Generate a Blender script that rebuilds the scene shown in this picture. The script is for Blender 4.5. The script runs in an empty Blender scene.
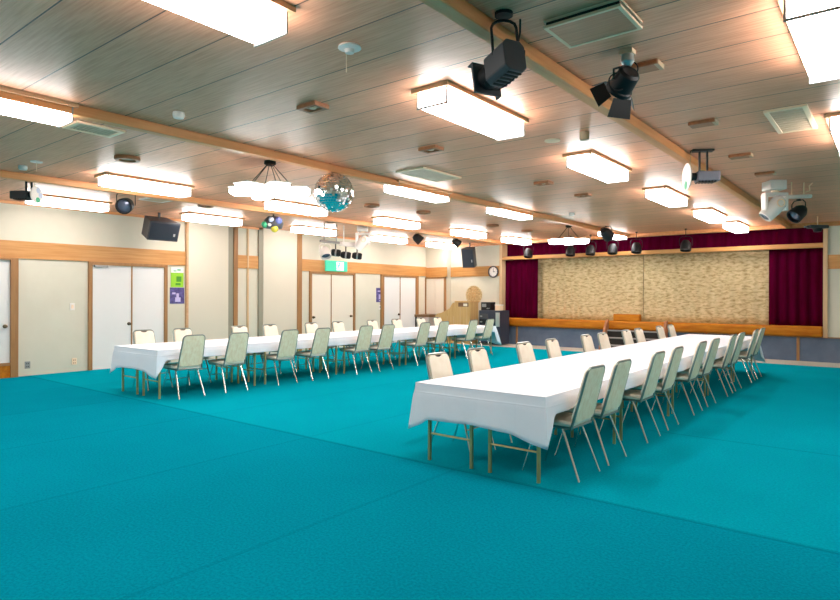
import bpy, bmesh, math, random
from mathutils import Vector, Matrix

random.seed(7)
R = math.radians
SC = bpy.context.scene
COL = SC.collection

# ------------------------------------------------------------------ camera
cam_data = bpy.data.cameras.new('camera')
cam = bpy.data.objects.new('camera', cam_data)
COL.objects.link(cam)
cam_data.sensor_width = 36.0
cam_data.lens = 36.0 * 605.0 / 840.0
cam_data.shift_y = -4.2 / 840.0
cam_data.clip_start = 0.05
cam.matrix_world = (Matrix.Translation((0, 0, 1.5)) @ Matrix.Rotation(R(38.3), 4, 'Z')
                    @ Matrix.Rotation(R(90), 4, 'X') @ Matrix.Rotation(R(0.15), 4, 'Z'))
SC.camera = cam

# ------------------------------------------------------------------ world, exposure
W = bpy.data.worlds.new('world'); SC.world = W
W.use_nodes = True
W.node_tree.nodes['Background'].inputs[0].default_value = (0.9, 0.95, 1.0, 1)
W.node_tree.nodes['Background'].inputs[1].default_value = 0.3
SC.view_settings.view_transform = 'Standard'
SC.view_settings.look = 'None'
SC.view_settings.exposure = 0.0
SC.view_settings.gamma = 1.0
SC.view_settings.use_curve_mapping = False
LAMP = 21.0            # radiance of the lit fluorescent covers
ZC = 3.2               # ceiling height
XW = -12.65            # wall with the doors
YS = 16.6              # stage front
XE = 4.8               # wall on the other side
YB = -4.6              # wall behind

# unseen fill lights added behind and beside the view, on the fixture grid
def fill_lamp(x, y, k=1.0):
    l = bpy.data.lights.new('fill_lamp', 'AREA')
    l.shape = 'RECTANGLE'; l.size = 0.3; l.size_y = 1.25
    l.energy = LAMP * math.pi * 0.3 * 1.25 * k
    l.color = (1.0, 0.965, 0.945)
    o = bpy.data.objects.new('fill_lamp', l); COL.objects.link(o)
    o.location = (x, y, 3.04)
for cx_ in (-11.5, -8.77, -5.9, -2.97, -0.35):
    fill_lamp(cx_, -1.2, 1.5)
for cx_ in (-11.5, -8.77):
    fill_lamp(cx_, 1.67)
for cy_ in (4.54, 7.41, 10.28, 13.15):
    fill_lamp(2.4, cy_, 1.35)

# ------------------------------------------------------------------ materials
def mat(name, col, rough=0.5, metal=0.0, spec=0.5, emit=None, estr=0.0, noise=None, bump=None, trans=0.0):
    """noise=(scale vector, amount, second colour); bump=(scale, strength)"""
    m = bpy.data.materials.new(name); m.use_nodes = True
    nt = m.node_tree; b = nt.nodes['Principled BSDF']
    b.inputs['Base Color'].default_value = (*col, 1)
    b.inputs['Roughness'].default_value = rough
    b.inputs['Metallic'].default_value = metal
    b.inputs['Specular IOR Level'].default_value = spec
    if trans: b.inputs['Transmission Weight'].default_value = trans
    if emit:
        b.inputs['Emission Color'].default_value = (*emit, 1)
        b.inputs['Emission Strength'].default_value = estr
    if noise or bump:
        tc = nt.nodes.new('ShaderNodeTexCoord')
    if noise:
        sc, detail, c2 = noise
        mp = nt.nodes.new('ShaderNodeMapping'); mp.inputs['Scale'].default_value = sc
        n = nt.nodes.new('ShaderNodeTexNoise'); n.inputs['Scale'].default_value = 1.0
        n.inputs['Detail'].default_value = detail; n.inputs['Roughness'].default_value = 0.6
        rp = nt.nodes.new('ShaderNodeValToRGB')
        rp.color_ramp.elements[0].position = 0.32; rp.color_ramp.elements[1].position = 0.68
        rp.color_ramp.elements[0].color = (*col, 1); rp.color_ramp.elements[1].color = (*c2, 1)
        nt.links.new(tc.outputs['Object'], mp.inputs['Vector']); nt.links.new(mp.outputs[0], n.inputs['Vector'])
        nt.links.new(n.outputs['Fac'], rp.inputs[0]); nt.links.new(rp.outputs[0], b.inputs['Base Color'])
    if bump:
        n2 = nt.nodes.new('ShaderNodeTexNoise'); n2.inputs['Scale'].default_value = bump[0]
        n2.inputs['Detail'].default_value = 3
        bp = nt.nodes.new('ShaderNodeBump'); bp.inputs['Strength'].default_value = bump[1]
        bp.inputs['Distance'].default_value = 0.01
        nt.links.new(tc.outputs['Object'], n2.inputs['Vector']); nt.links.new(n2.outputs['Fac'], bp.inputs['Height'])
        nt.links.new(bp.outputs[0], b.inputs['Normal'])
    return m

def node(nt, kind, **kw):
    n = nt.nodes.new(kind)
    for k, v in kw.items(): setattr(n, k, v)
    return n
def mth(nt, op, a, b=None, clamp=False):
    n = nt.nodes.new('ShaderNodeMath'); n.operation = op; n.use_clamp = clamp
    for i, v in enumerate((a, b)):
        if v is None: continue
        if isinstance(v, (int, float)): n.inputs[i].default_value = v
        else: nt.links.new(v, n.inputs[i])
    return n.outputs[0]
def mixc(nt, f, a, b):
    n = nt.nodes.new('ShaderNodeMix'); n.data_type = 'RGBA'
    nt.links.new(f, n.inputs[0]) if not isinstance(f, (int, float)) else setattr(n.inputs[0], 'default_value', f)
    for i, v in ((6, a), (7, b)):
        if isinstance(v, tuple): n.inputs[i].default_value = (*v, 1)
        else: nt.links.new(v, n.inputs[i])
    return n.outputs[2]

def ceiling_material():
    m = bpy.data.materials.new('ceiling_panels'); m.use_nodes = True
    nt = m.node_tree; b = nt.nodes['Principled BSDF']
    tc = node(nt, 'ShaderNodeTexCoord'); sx = node(nt, 'ShaderNodeSeparateXYZ')
    nt.links.new(tc.outputs['Object'], sx.inputs[0])
    y = mth(nt, 'DIVIDE', mth(nt, 'ADD', sx.outputs['Y'], 20 * 0.4376 - 1.454), 0.4376)
    fr = mth(nt, 'FRACT', y); idx = mth(nt, 'FLOOR', y)
    edge = mth(nt, 'MINIMUM', fr, mth(nt, 'SUBTRACT', 1.0, fr))
    line = mth(nt, 'LESS_THAN', edge, 0.011)
    # wood grain streaks running along each panel
    mp = node(nt, 'ShaderNodeMapping'); mp.inputs['Scale'].default_value = (3.2, 62, 1)
    n = node(nt, 'ShaderNodeTexNoise'); n.inputs['Scale'].default_value = 1; n.inputs['Detail'].default_value = 5
    nt.links.new(tc.outputs['Object'], mp.inputs[0]); nt.links.new(mp.outputs[0], n.inputs['Vector'])
    rp = node(nt, 'ShaderNodeValToRGB')
    rp.color_ramp.elements[0].position = 0.34; rp.color_ramp.elements[1].position = 0.66
    rp.color_ramp.elements[0].color = (0.69, 0.293, 0.163, 1); rp.color_ramp.elements[1].color = (0.84, 0.415, 0.245, 1)
    nt.links.new(n.outputs['Fac'], rp.inputs[0])
    wn = node(nt, 'ShaderNodeTexWhiteNoise'); wn.noise_dimensions = '1D'
    nt.links.new(idx, wn.inputs['W'])
    tone = mth(nt, 'ADD', 0.92, mth(nt, 'MULTIPLY', wn.outputs['Value'], 0.16))
    hv = node(nt, 'ShaderNodeHueSaturation'); nt.links.new(rp.outputs[0], hv.inputs['Color']); nt.links.new(tone, hv.inputs['Value'])
    c = mixc(nt, line, hv.outputs[0], (0.05, 0.03, 0.02))
    nt.links.new(c, b.inputs['Base Color'])
    b.inputs['Roughness'].default_value = 0.42; b.inputs['Specular IOR Level'].default_value = 0.35
    bp = node(nt, 'ShaderNodeBump'); bp.inputs['Strength'].default_value = 0.08; bp.inputs['Distance'].default_value = 0.002
    nt.links.new(n.outputs['Fac'], bp.inputs['Height']); nt.links.new(bp.outputs[0], b.inputs['Normal'])
    return m

def carpet_material():
    m = bpy.data.materials.new('teal_carpet'); m.use_nodes = True
    nt = m.node_tree; b = nt.nodes['Principled BSDF']
    tc = node(nt, 'ShaderNodeTexCoord'); sx = node(nt, 'ShaderNodeSeparateXYZ')
    nt.links.new(tc.outputs['Object'], sx.inputs[0])
    X, Y = sx.outputs['X'], sx.outputs['Y']
    n = node(nt, 'ShaderNodeTexNoise'); n.inputs['Scale'].default_value = 55; n.inputs['Detail'].default_value = 6
    n.inputs['Roughness'].default_value = 0.7
    nt.links.new(tc.outputs['Object'], n.inputs['Vector'])
    n2 = node(nt, 'ShaderNodeTexNoise'); n2.inputs['Scale'].default_value = 0.9; n2.inputs['Detail'].default_value = 3
    nt.links.new(tc.outputs['Object'], n2.inputs['Vector'])
    rp = node(nt, 'ShaderNodeValToRGB')
    rp.color_ramp.elements[0].position = 0.3; rp.color_ramp.elements[1].position = 0.72
    rp.color_ramp.elements[0].color = (0.001, 0.160, 0.222, 1); rp.color_ramp.elements[1].color = (0.001, 0.262, 0.348, 1)
    nt.links.new(n.outputs['Fac'], rp.inputs[0])
    # carpet lengths with differing nap; near ones also darkened as painted light falloff
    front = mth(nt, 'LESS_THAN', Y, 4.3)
    s1 = mth(nt, 'FLOOR', mth(nt, 'DIVIDE', mth(nt, 'ADD', X, 30 * 1.9 + 3.0), 1.9))
    s2 = mth(nt, 'FLOOR', mth(nt, 'DIVIDE', mth(nt, 'ADD', Y, 30 * 2.6 - 4.3), 2.6))
    wn = node(nt, 'ShaderNodeTexWhiteNoise'); wn.noise_dimensions = '2D'
    cb = node(nt, 'ShaderNodeCombineXYZ'); nt.links.new(s1, cb.inputs[0]); nt.links.new(front, cb.inputs[1])
    nt.links.new(cb.outputs[0], wn.inputs['Vector'])
    v = mth(nt, 'ADD', 1.30, mth(nt, 'MULTIPLY', wn.outputs['Value'], 0.06))
    v = mth(nt, 'SUBTRACT', v, mth(nt, 'MULTIPLY', front, 0.21))  # dimmer light near the camera, put into the carpet colour
    v = mth(nt, 'ADD', v, mth(nt, 'MULTIPLY', mth(nt, 'SUBTRACT', n2.outputs['Fac'], 0.5), 0.30))
    # seams
    fx = mth(nt, 'FRACT', mth(nt, 'DIVIDE', mth(nt, 'ADD', X, 30 * 1.9 + 3.0), 1.9))
    ex = mth(nt, 'MINIMUM', fx, mth(nt, 'SUBTRACT', 1.0, fx))
    lx = mth(nt, 'MULTIPLY', mth(nt, 'MULTIPLY', mth(nt, 'LESS_THAN', ex, 0.010), 0.5), mth(nt, 'LESS_THAN', X, -2.9))
    ly = mth(nt, 'LESS_THAN', mth(nt, 'ABSOLUTE', mth(nt, 'SUBTRACT', Y, 4.3)), 0.028)
    ly2 = mth(nt, 'MULTIPLY', mth(nt, 'LESS_THAN', mth(nt, 'ABSOLUTE', mth(nt, 'SUBTRACT', Y, 6.92)), 0.02),
              mth(nt, 'GREATER_THAN', X, -2.2))
    seam = mth(nt, 'MAXIMUM', mth(nt, 'MAXIMUM', lx, ly), ly2)
    v = mth(nt, 'MULTIPLY', v, mth(nt, 'SUBTRACT', 1.0, mth(nt, 'MULTIPLY', seam, 0.19)))
    hv = node(nt, 'ShaderNodeHueSaturation'); nt.links.new(rp.outputs[0], hv.inputs['Color']); nt.links.new(v, hv.inputs['Value'])
    hv2 = node(nt, 'ShaderNodeHueSaturation'); nt.links.new(hv.outputs[0], hv2.inputs['Color'])
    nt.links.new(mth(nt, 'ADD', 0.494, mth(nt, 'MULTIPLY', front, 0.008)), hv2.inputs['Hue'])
    nt.links.new(hv2.outputs[0], b.inputs['Base Color'])
    b.inputs['Roughness'].default_value = 1.0; b.inputs['Specular IOR Level'].default_value = 0.0
    bp = node(nt, 'ShaderNodeBump'); bp.inputs['Strength'].default_value = 0.35; bp.inputs['Distance'].default_value = 0.008
    nt.links.new(n.outputs['Fac'], bp.inputs['Height']); nt.links.new(bp.outputs[0], b.inputs['Normal'])
    return m

def brocade_material():
    m = bpy.data.materials.new('brocade_curtain'); m.use_nodes = True
    nt = m.node_tree; b = nt.nodes['Principled BSDF']
    tc = node(nt, 'ShaderNodeTexCoord')
    mp = node(nt, 'ShaderNodeMapping'); mp.inputs['Scale'].default_value = (8.0, 1, 20)
    n = node(nt, 'ShaderNodeTexNoise'); n.inputs['Scale'].default_value = 1; n.inputs['Detail'].default_value = 4
    n.inputs['Distortion'].default_value = 0.5
    nt.links.new(tc.outputs['Object'], mp.inputs[0]); nt.links.new(mp.outputs[0], n.inputs['Vector'])
    rp = node(nt, 'ShaderNodeValToRGB')
    e = rp.color_ramp.elements
    e[0].position = 0.33; e[0].color = (0.37, 0.25, 0.10, 1); e[1].position = 0.68; e[1].color = (0.72, 0.56, 0.33, 1)
    x = e.new(0.5); x.color = (0.60, 0.455, 0.24, 1)
    nt.links.new(n.outputs['Fac'], rp.inputs[0]); nt.links.new(rp.outputs[0], b.inputs['Base Color'])
    b.inputs['Roughness'].default_value = 0.75
    return m

M = dict(
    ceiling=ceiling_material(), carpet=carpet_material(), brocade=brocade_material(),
    wall=mat('wall_paper', (0.66, 0.62, 0.50), 0.85, noise=((2, 2, 2), 3, (0.69, 0.65, 0.53)), bump=(180, 0.15)),
    wallwhite=mat('pilaster_paper', (0.68, 0.62, 0.50), 0.85, bump=(180, 0.15)),
    band=mat('honey_wood_band', (0.50, 0.21, 0.05), 0.4, noise=((1.2, 1.2, 22), 5, (0.64, 0.33, 0.11))),
    beam=mat('beam_wood', (0.66, 0.26, 0.08), 0.45, noise=((18, 1.1, 18), 5, (0.78, 0.36, 0.14))),
    post=mat('brown_post_wood', (0.30, 0.135, 0.045), 0.5, noise=((20, 20, 1.5), 4, (0.40, 0.20, 0.07))),
    lightpost=mat('pale_post_wood', (0.62, 0.40, 0.21), 0.5, noise=((20, 20, 1.5), 4, (0.70, 0.48, 0.27))),
    lampwood=mat('lamp_frame_wood', (0.58, 0.33, 0.16), 0.5, noise=((20, 2, 20), 4, (0.68, 0.41, 0.22))),
    door=mat('white_door_paper', (0.80, 0.78, 0.76), 0.6),
    creamdoor=mat('cream_door_paper', (0.82, 0.74, 0.62), 0.6),
    shadestrip=mat('olive_grey_shade_strip', (0.30, 0.28, 0.21), 0.6),
    apron=mat('orange_stage_wood', (0.42, 0.115, 0.004), 0.55, spec=0.2, noise=((2, 14, 14), 5, (0.60, 0.215, 0.012))),
    dado=mat('blue_grey_panel', (0.105, 0.145, 0.215), 0.8, spec=0.2, noise=((3, 3, 3), 4, (0.14, 0.18, 0.25))),
    border=mat('pale_floor_border', (0.52, 0.50, 0.42), 0.6),
    maroon=mat('maroon_velvet', (0.055, 0.0003, 0.010), 0.95, spec=0.02, noise=((9, 9, 1), 3, (0.085, 0.0006, 0.020))),
    lit=mat('lit_acrylic', (0.9, 0.9, 0.88), 0.4, emit=(1.0, 0.965, 0.945), estr=LAMP),
    steel=mat('grey_edge_metal', (0.35, 0.35, 0.34), 0.4, metal=0.6),
    chrome=mat('chrome', (0.72, 0.72, 0.68), 0.22, metal=1.0),
    tube=mat('dull_chair_tube', (0.30, 0.33, 0.30), 0.3, metal=0.9),
    cream=mat('cream_vinyl', (0.86, 0.78, 0.63), 0.5, noise=((9, 9, 9), 3, (0.92, 0.86, 0.72))),
    sage=mat('sage_vinyl', (0.82, 0.67, 0.44), 0.45, noise=((26, 26, 14), 4, (0.92, 0.84, 0.63))),
    cloth=mat('white_tablecloth', (0.87, 0.90, 0.98), 0.8),
    tablewood=mat('dark_table_wood', (0.17, 0.085, 0.035), 0.5, noise=((3, 20, 20), 4, (0.24, 0.12, 0.05))),
    tableleg=mat('bronze_table_leg', (0.52, 0.42, 0.19), 0.38, metal=0.7),
    black=mat('black_lamp_metal', (0.010, 0.010, 0.011), 0.5, spec=0.3),
    char=mat('charcoal_lamp_metal', (0.055, 0.057, 0.065), 0.5),
    grille=mat('dark_grille', (0.02, 0.028, 0.045), 0.6),
    white=mat('white_plastic', (0.86, 0.80, 0.75), 0.4),
    ivory=mat('ivory_frame', (0.93, 0.70, 0.48), 0.5),
    ventgreen=mat('vent_louver', (0.68, 0.47, 0.31), 0.6),
    lens=mat('glass_lens', (0.10, 0.12, 0.17), 0.12, metal=0.3),
    silver=mat('silver_clamp', (0.6, 0.62, 0.62), 0.3, metal=0.9),
    projgrey=mat('grey_projector_metal', (0.15, 0.15, 0.19), 0.45),
    mirror=mat('mirror_tile', (0.90, 0.92, 0.92), 0.10, metal=1.0),
    dark=mat('dark_gap', (0.02, 0.016, 0.012), 0.8),
    fitting=mat('wood_fitting', (0.34, 0.125, 0.05), 0.5, noise=((15, 15, 15), 3, (0.44, 0.18, 0.075))),
    fittingpale=mat('pale_fitting', (0.50, 0.36, 0.22), 0.5),
    green=mat('green_gel', (0.05, 0.42, 0.20), 0.3),
    blue=mat('blue_gel', (0.16, 0.20, 0.50), 0.2),
    yellow=mat('yellow_gel', (0.65, 0.55, 0.06), 0.2),
    paleblue=mat('pale_blue_gel', (0.55, 0.62, 0.78), 0.3),
    exitgreen=mat('exit_sign_green', (0.03, 0.45, 0.26), 0.4, emit=(0.06, 0.55, 0.36), estr=0.7),
    exitwhite=mat('exit_sign_white', (0.8, 0.95, 0.9), 0.4, emit=(0.6, 1.0, 0.88), estr=1.1),
    lime=mat('lime_poster', (0.30, 0.62, 0.03), 0.7),
    paper=mat('white_paper', (0.80, 0.82, 0.78), 0.7),
    darkgreen=mat('green_print', (0.07, 0.30, 0.02), 0.7),
    violet=mat('violet_poster', (0.055, 0.045, 0.17), 0.7, noise=((14, 14, 14), 3, (0.13, 0.11, 0.34))),
    lilac=mat('lilac_print', (0.55, 0.48, 0.75), 0.7),
    oak=mat('oak_wood', (0.56, 0.33, 0.11), 0.45, noise=((16, 16, 1.2), 4, (0.68, 0.44, 0.18))),
    wicker=mat('wicker', (0.40, 0.27, 0.10), 0.8, noise=((26, 26, 26), 3, (0.78, 0.64, 0.38))),
    rack=mat('rack_black', (0.030, 0.036, 0.060), 0.55),
    tread=mat('grey_tread', (0.30, 0.27, 0.25), 0.7),
    pinkwhite=mat('pale_cabinet', (0.66, 0.56, 0.52), 0.6),
    brass=mat('dark_brass', (0.14, 0.10, 0.06), 0.35, metal=0.8),
    socket=mat('grey_socket', (0.28, 0.29, 0.28), 0.5),
)

# ------------------------------------------------------------------ mesh helpers
class MB:
    def __init__(self): self.bm = bmesh.new()
    def box(self, x0, x1, y0, y1, z0, z1, mtx=None):
        v = [self.bm.verts.new(p) for p in ((x0,y0,z0),(x1,y0,z0),(x1,y1,z0),(x0,y1,z0),(x0,y0,z1),(x1,y0,z1),(x1,y1,z1),(x0,y1,z1))]
        if mtx is not None:
            for q in v: q.co = mtx @ q.co
        for f in ((3,2,1,0),(4,5,6,7),(0,1,5,4),(1,2,6,5),(2,3,7,6),(3,0,4,7)):
            self.bm.faces.new([v[i] for i in f])
        return self
    def cbox(self, c, s, mtx=None):
        return self.box(c[0]-s[0]/2, c[0]+s[0]/2, c[1]-s[1]/2, c[1]+s[1]/2, c[2]-s[2]/2, c[2]+s[2]/2, mtx)
    def tube(self, pts, r, n=8, cap=True, radii=None):
        pts = [Vector(p) for p in pts]; rings = []
        t0 = (pts[1]-pts[0]).normalized()
        u = t0.orthogonal().normalized()
        for i, p in enumerate(pts):
            if i == 0: t = t0
            elif i == len(pts)-1: t = (pts[i]-pts[i-1]).normalized()
            else: t = ((pts[i]-pts[i-1]).normalized() + (pts[i+1]-pts[i]).normalized()).normalized()
            u = (u - t*u.dot(t)).normalized(); w = t.cross(u)
            rr = radii[i] if radii else r
            rings.append([self.bm.verts.new(p + (u*math.cos(a)+w*math.sin(a))*rr) for a in [2*math.pi*k/n for k in range(n)]])
        for a, b in zip(rings, rings[1:]):
            for k in range(n): self.bm.faces.new((a[k], a[(k+1)%n], b[(k+1)%n], b[k]))
        if cap:
            self.bm.faces.new(rings[0][::-1]); self.bm.faces.new(rings[-1])
        return self
    def lathe(self, prof, n=20, mtx=None):
        """prof: list of (radius, z)"""
        mtx = mtx or Matrix.Identity(4); rings = []
        for r, z in prof:
            if r < 1e-6: rings.append([self.bm.verts.new(mtx @ Vector((0,0,z)))])
            else: rings.append([self.bm.verts.new(mtx @ Vector((r*math.cos(2*math.pi*k/n), r*math.sin(2*math.pi*k/n), z))) for k in range(n)])
        for a, b in zip(rings, rings[1:]):
            for k in range(n):
                q = [a[k % len(a)], a[(k+1) % len(a)], b[(k+1) % len(b)], b[k % len(b)]]
                q2 = []
                for v in q:
                    if v not in q2: q2.append(v)
                if len(q2) > 2: self.bm.faces.new(q2)
        if len(rings[0]) > 1 and len(rings[-1]) > 1:
            a, b = rings[-1], rings[0]
            for k in range(n): self.bm.faces.new((a[k], a[(k+1) % n], b[(k+1) % n], b[k]))
        elif len(rings[0]) > 1: self.bm.faces.new(rings[0][::-1])
        elif len(rings[-1]) > 1: self.bm.faces.new(rings[-1])
        return self
    def prism(self, poly, depth, mtx=None):
        """poly: (x, y) outline, extruded along z from 0 to depth"""
        mtx = mtx or Matrix.Identity(4)
        a = [self.bm.verts.new(mtx @ Vector((p[0], p[1], 0))) for p in poly]
        b = [self.bm.verts.new(mtx @ Vector((p[0], p[1], depth))) for p in poly]
        self.bm.faces.new(a[::-1]); self.bm.faces.new(b)
        n = len(a)
        for k in range(n): self.bm.faces.new((a[k], a[(k+1)%n], b[(k+1)%n], b[k]))
        return self
    def bevel(self, w, seg=2, angle=30):
        bmesh.ops.remove_doubles(self.bm, verts=self.bm.verts, dist=1e-6)
        bmesh.ops.recalc_face_normals(self.bm, faces=self.bm.faces)
        es = [e for e in self.bm.edges if len(e.link_faces) == 2 and e.calc_face_angle(0) > R(angle)]
        bmesh.ops.bevel(self.bm, geom=es, offset=w, segments=seg, profile=0.5, affect='EDGES')
        return self
    def build(self, name, m, parent=None, smooth=False, loc=None):
        bmesh.ops.recalc_face_normals(self.bm, faces=self.bm.faces)
        me = bpy.data.meshes.new(name); self.bm.to_mesh(me); self.bm.free()
        ms = m if isinstance(m, (list, tuple)) else [m]
        for q in ms: me.materials.append(M[q] if isinstance(q, str) else q)
        if smooth:
            for p in me.polygons: p.use_smooth = True
            try: me.set_sharp_from_angle(angle=R(38))
            except Exception: pass
        o = bpy.data.objects.new(name, me); COL.objects.link(o)
        if parent: o.parent = parent
        if loc: o.location = loc
        return o

def thing(name, label, cat, loc=(0,0,0), rz=0, group=None):
    o = bpy.data.objects.new(name, None); COL.objects.link(o)
    o.empty_display_size = 0.1
    o.location = loc; o.rotation_euler = (0, 0, rz)
    o['label'] = label; o['category'] = cat
    if group: o['group'] = group
    return o
def tag(o, label, cat, group=None):
    o['label'] = label; o['category'] = cat
    if group: o['group'] = group
    return o
def struct(o): o['kind'] = 'structure'; return o
def sempty(name, loc=(0,0,0)):
    o = bpy.data.objects.new(name, None); COL.objects.link(o); o.location = loc
    o.empty_display_size = 0.1; o['kind'] = 'structure'; return o
def dup(root, loc, rz=0, label=None, group=None):
    r = root.copy(); COL.objects.link(r); r.location = loc; r.rotation_euler = (0, 0, rz)
    if label: r['label'] = label
    if group: r['group'] = group
    for ch in list(root.children):
        c = ch.copy(); COL.objects.link(c); c.parent = r
        for g in list(ch.children):
            d = g.copy(); COL.objects.link(d); d.parent = c
    return r
def aim_matrix(d, up=(0,0,1)):
    """local -> parent, local +Z along d"""
    d = Vector(d).normalized(); x = Vector(up).cross(d)
    if x.length < 1e-4: x = Vector((1,0,0))
    x.normalize(); y = d.cross(x)
    m = Matrix((x, y, d)).transposed().to_4x4()
    return m
def arc(c, r, a0, a1, n, fx, fy):
    c = Vector(c); fx = Vector(fx); fy = Vector(fy)
    return [c + fx*r*math.cos(a0+(a1-a0)*i/n) + fy*r*math.sin(a0+(a1-a0)*i/n) for i in range(n+1)]

# ------------------------------------------------------------------ room shell
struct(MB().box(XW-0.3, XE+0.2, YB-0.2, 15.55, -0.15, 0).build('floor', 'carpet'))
struct(MB().box(XW-0.3, XE+0.2, 15.55, 18.2, -0.15, 0.0).build('floor_border', 'border'))
struct(MB().box(XW-0.3, XE+0.2, YB-0.2, 18.2, ZC, ZC+0.15).build('ceiling', 'ceiling'))
struct(MB().box(XW-0.3, XW, YB-0.2, 16.4, 0, ZC).build('wall_left', 'wall'))
struct(MB().box(XE, XE+0.2, YB-0.2, 18.2, 0, ZC).build('wall_right', 'wall'))
struct(MB().box(XW, XE, YB-0.2, YB, 0, ZC).build('wall_back', 'wall'))
# wall beside the stage, with the shallow alcove in the corner
struct(MB().box(-11.78, -9.86, YS, YS+0.5, 0, ZC).build('wall_front_left', 'wall'))
struct(MB().box(XW-0.3, -11.78, 16.33, YS+0.6, 0, ZC).build('wall_corner', 'wall'))
struct(MB().box(-1.27, XE, YS, YS+0.3, 0.57, ZC).build('wall_front_right', 'wall'))
struct(MB().box(-9.90, XE, YS+0.02, YS+0.3, 0, 0.57).build('wall_stage_base', 'dado'))
struct(MB().box(-9.90, -1.27, YS+0.1, 18.0, 0.70, 0.80).build('floor_stage', 'oak'))
struct(MB().box(-9.9, -1.1, 18.0, 18.2, 0, ZC).build('wall_stage_back', 'dark'))

n_trim = 0
def trim(mb, m, smooth=False):
    global n_trim
    n_trim += 1
    return struct(mb.build('trim_%d' % n_trim, m, smooth=smooth))
# ceiling beams running towards the stage
for bx in (-2.0, -5.8, -9.65):
    trim(MB().box(bx-0.05, bx+0.05, YB, 16.45, ZC-0.095, ZC).bevel(0.006, 1), 'beam')
# ceiling edge along the door wall and above the stage
trim(MB().box(XW, XW+0.05, YB, 16.33, ZC-0.05, ZC), 'beam')
trim(MB().box(-11.78, XE, YS-0.14, YS, ZC-0.09, ZC), 'beam')
# honey coloured band round the room
BZ0, BZ1 = 2.165, 2.485
for y0, y1 in ((YB, 7.45), (8.80, 9.43), (10.80, 16.34)):
    trim(MB().box(XW-0.005, XW+0.03, y0, y1, BZ0, BZ1), 'band')
trim(MB().box(XW+0.03, -11.75, 16.30, 16.335, BZ0-.03, BZ1-.03), 'band')
trim(MB().box(-11.78, -9.88, YS-0.03, YS+0.005, BZ0-.03, BZ1-.03), 'band')
trim(MB().box(-1.27, XE, YS-0.03, YS+0.005, BZ0-.03, BZ1-.03), 'band')
# pilasters, posts, and olive strips painted in for recess shade, along the door wall
trim(MB().box(XW-0.01, XW+0.06, 7.49, 8.53, 0, ZC), 'wallwhite')
trim(MB().box(XW-0.01, XW+0.07, 7.44, 7.49, 0, ZC), 'lampwood')
trim(MB().box(XW-0.01, XW+0.03, 8.53, 8.69, 0, ZC), 'shadestrip')
trim(MB().box(XW-0.01, XW+0.06, 8.69, 8.80, 0, ZC), 'post')
trim(MB().box(XW-0.01, XW+0.04, 9.09, 9.13, 0, ZC), 'lightpost')
trim(MB().box(XW-0.01, XW+0.05, 9.42, 9.55, 0, ZC), 'shadestrip')
trim(MB().box(XW-0.01, XW+0.06, 9.55, 10.64, 0, ZC), 'wallwhite')
trim(MB().box(XW-0.01, XW+0.08, 10.64, 10.80, 0, ZC), 'post')
# stage surround
trim(MB().box(-9.88, -9.78, YS-0.05, YS+0.35, 0, ZC), 'lightpost')
trim(MB().box(-1.34, -1.255, YS-0.05, YS+0.35, 0.57, ZC), 'lightpost')
trim(MB().box(-9.78, -1.34, YS-0.03, YS+0.09, 2.63, 2.74).bevel(0.01, 1), 'band')
ap = MB().box(-9.78, -1.34, YS-0.12, YS+0.12, 0.58, 0.82).bevel(0.05, 3)
trim(ap, 'apron', smooth=True)
trim(MB().box(-9.78, XE, YS-0.005, YS+0.02, 0.555, 0.58), 'post')
for px in (-9.28, -1.83, 1.2):
    trim(MB().box(px-0.03, px+0.03, YS, YS+0.03, 0, 0.56), 'post')
# baseboard of the front wall
struct(MB().box(-11.78, -9.88, YS-0.015, YS, 0, 0.07).build('baseboard_front', 'lampwood'))

# ------------------------------------------------------------------ doors in the wall
def handle(parent, y, z, name='door_handle'):
    mtx = Matrix.Translation((0.03, y, z)) @ Matrix.Rotation(R(90), 4, 'Y')
    MB().lathe([(0.0, -0.01), (0.035, -0.01), (0.035, 0.01), (0.02, 0.02), (0.028, 0.05), (0.0, 0.055)], 14, mtx).build(name, 'brass', parent, True)
# first sliding door with a timber step below it
d = sempty('door_1', (XW, 0, 0))
MB().box(0, 0.02, 2.2, 4.0, 0.27, 2.13).build('door_panel', 'door', d)
f = MB().box(0, 0.07, 4.0, 4.12, 0, 2.165); f.box(0, 0.07, 2.1, 4.0, 2.13, 2.165); f.box(0, 0.06, 2.1, 4.0, 0.22, 0.27)
f.build('door_frame', 'post', d)
MB().box(0, 0.045, 2.1, 4.0, 0, 0.22).build('kick_board', 'apron', d)
handle(d, 3.92, 0.93)
def double_door(n, y0, y1, ym, pm, fm, hy, mid='post', fw=0.07):
    d = sempty('door_%d' % n, (XW, 0, 0))
    MB().box(0, 0.02, y0, ym-0.012, 0, 2.10).build('door_panel', pm, d)
    MB().box(0, 0.02, ym+0.012, y1, 0, 2.10).build('door_panel', pm, d)
    f = MB().box(0, 0.055, y0-fw, y0, 0, 2.165); f.box(0, 0.055, y1, y1+fw, 0, 2.165); f.box(0, 0.055, y0, y1, 2.10, 2.165)
    f.build('door_frame', fm, d)
    MB().box(0, 0.03, ym-0.014, ym+0.014, 0, 2.10).build('meeting_strip', mid, d)
    for q in hy: handle(d, q, 0.90)
    return d
d2 = double_door(2, 5.42, 6.93, 6.22, 'door', 'post', (6.16,))
MB().box(0.02, 0.06, 5.46, 5.72, 2.06, 2.10).build('door_closer', 'steel', d2)
double_door(3, 11.18, 12.80, 11.92, 'creamdoor', 'post', (11.25, 12.7))
double_door(4, 14.15, 15.75, 14.95, 'door', 'post', (14.88,), fw=0.13)
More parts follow.
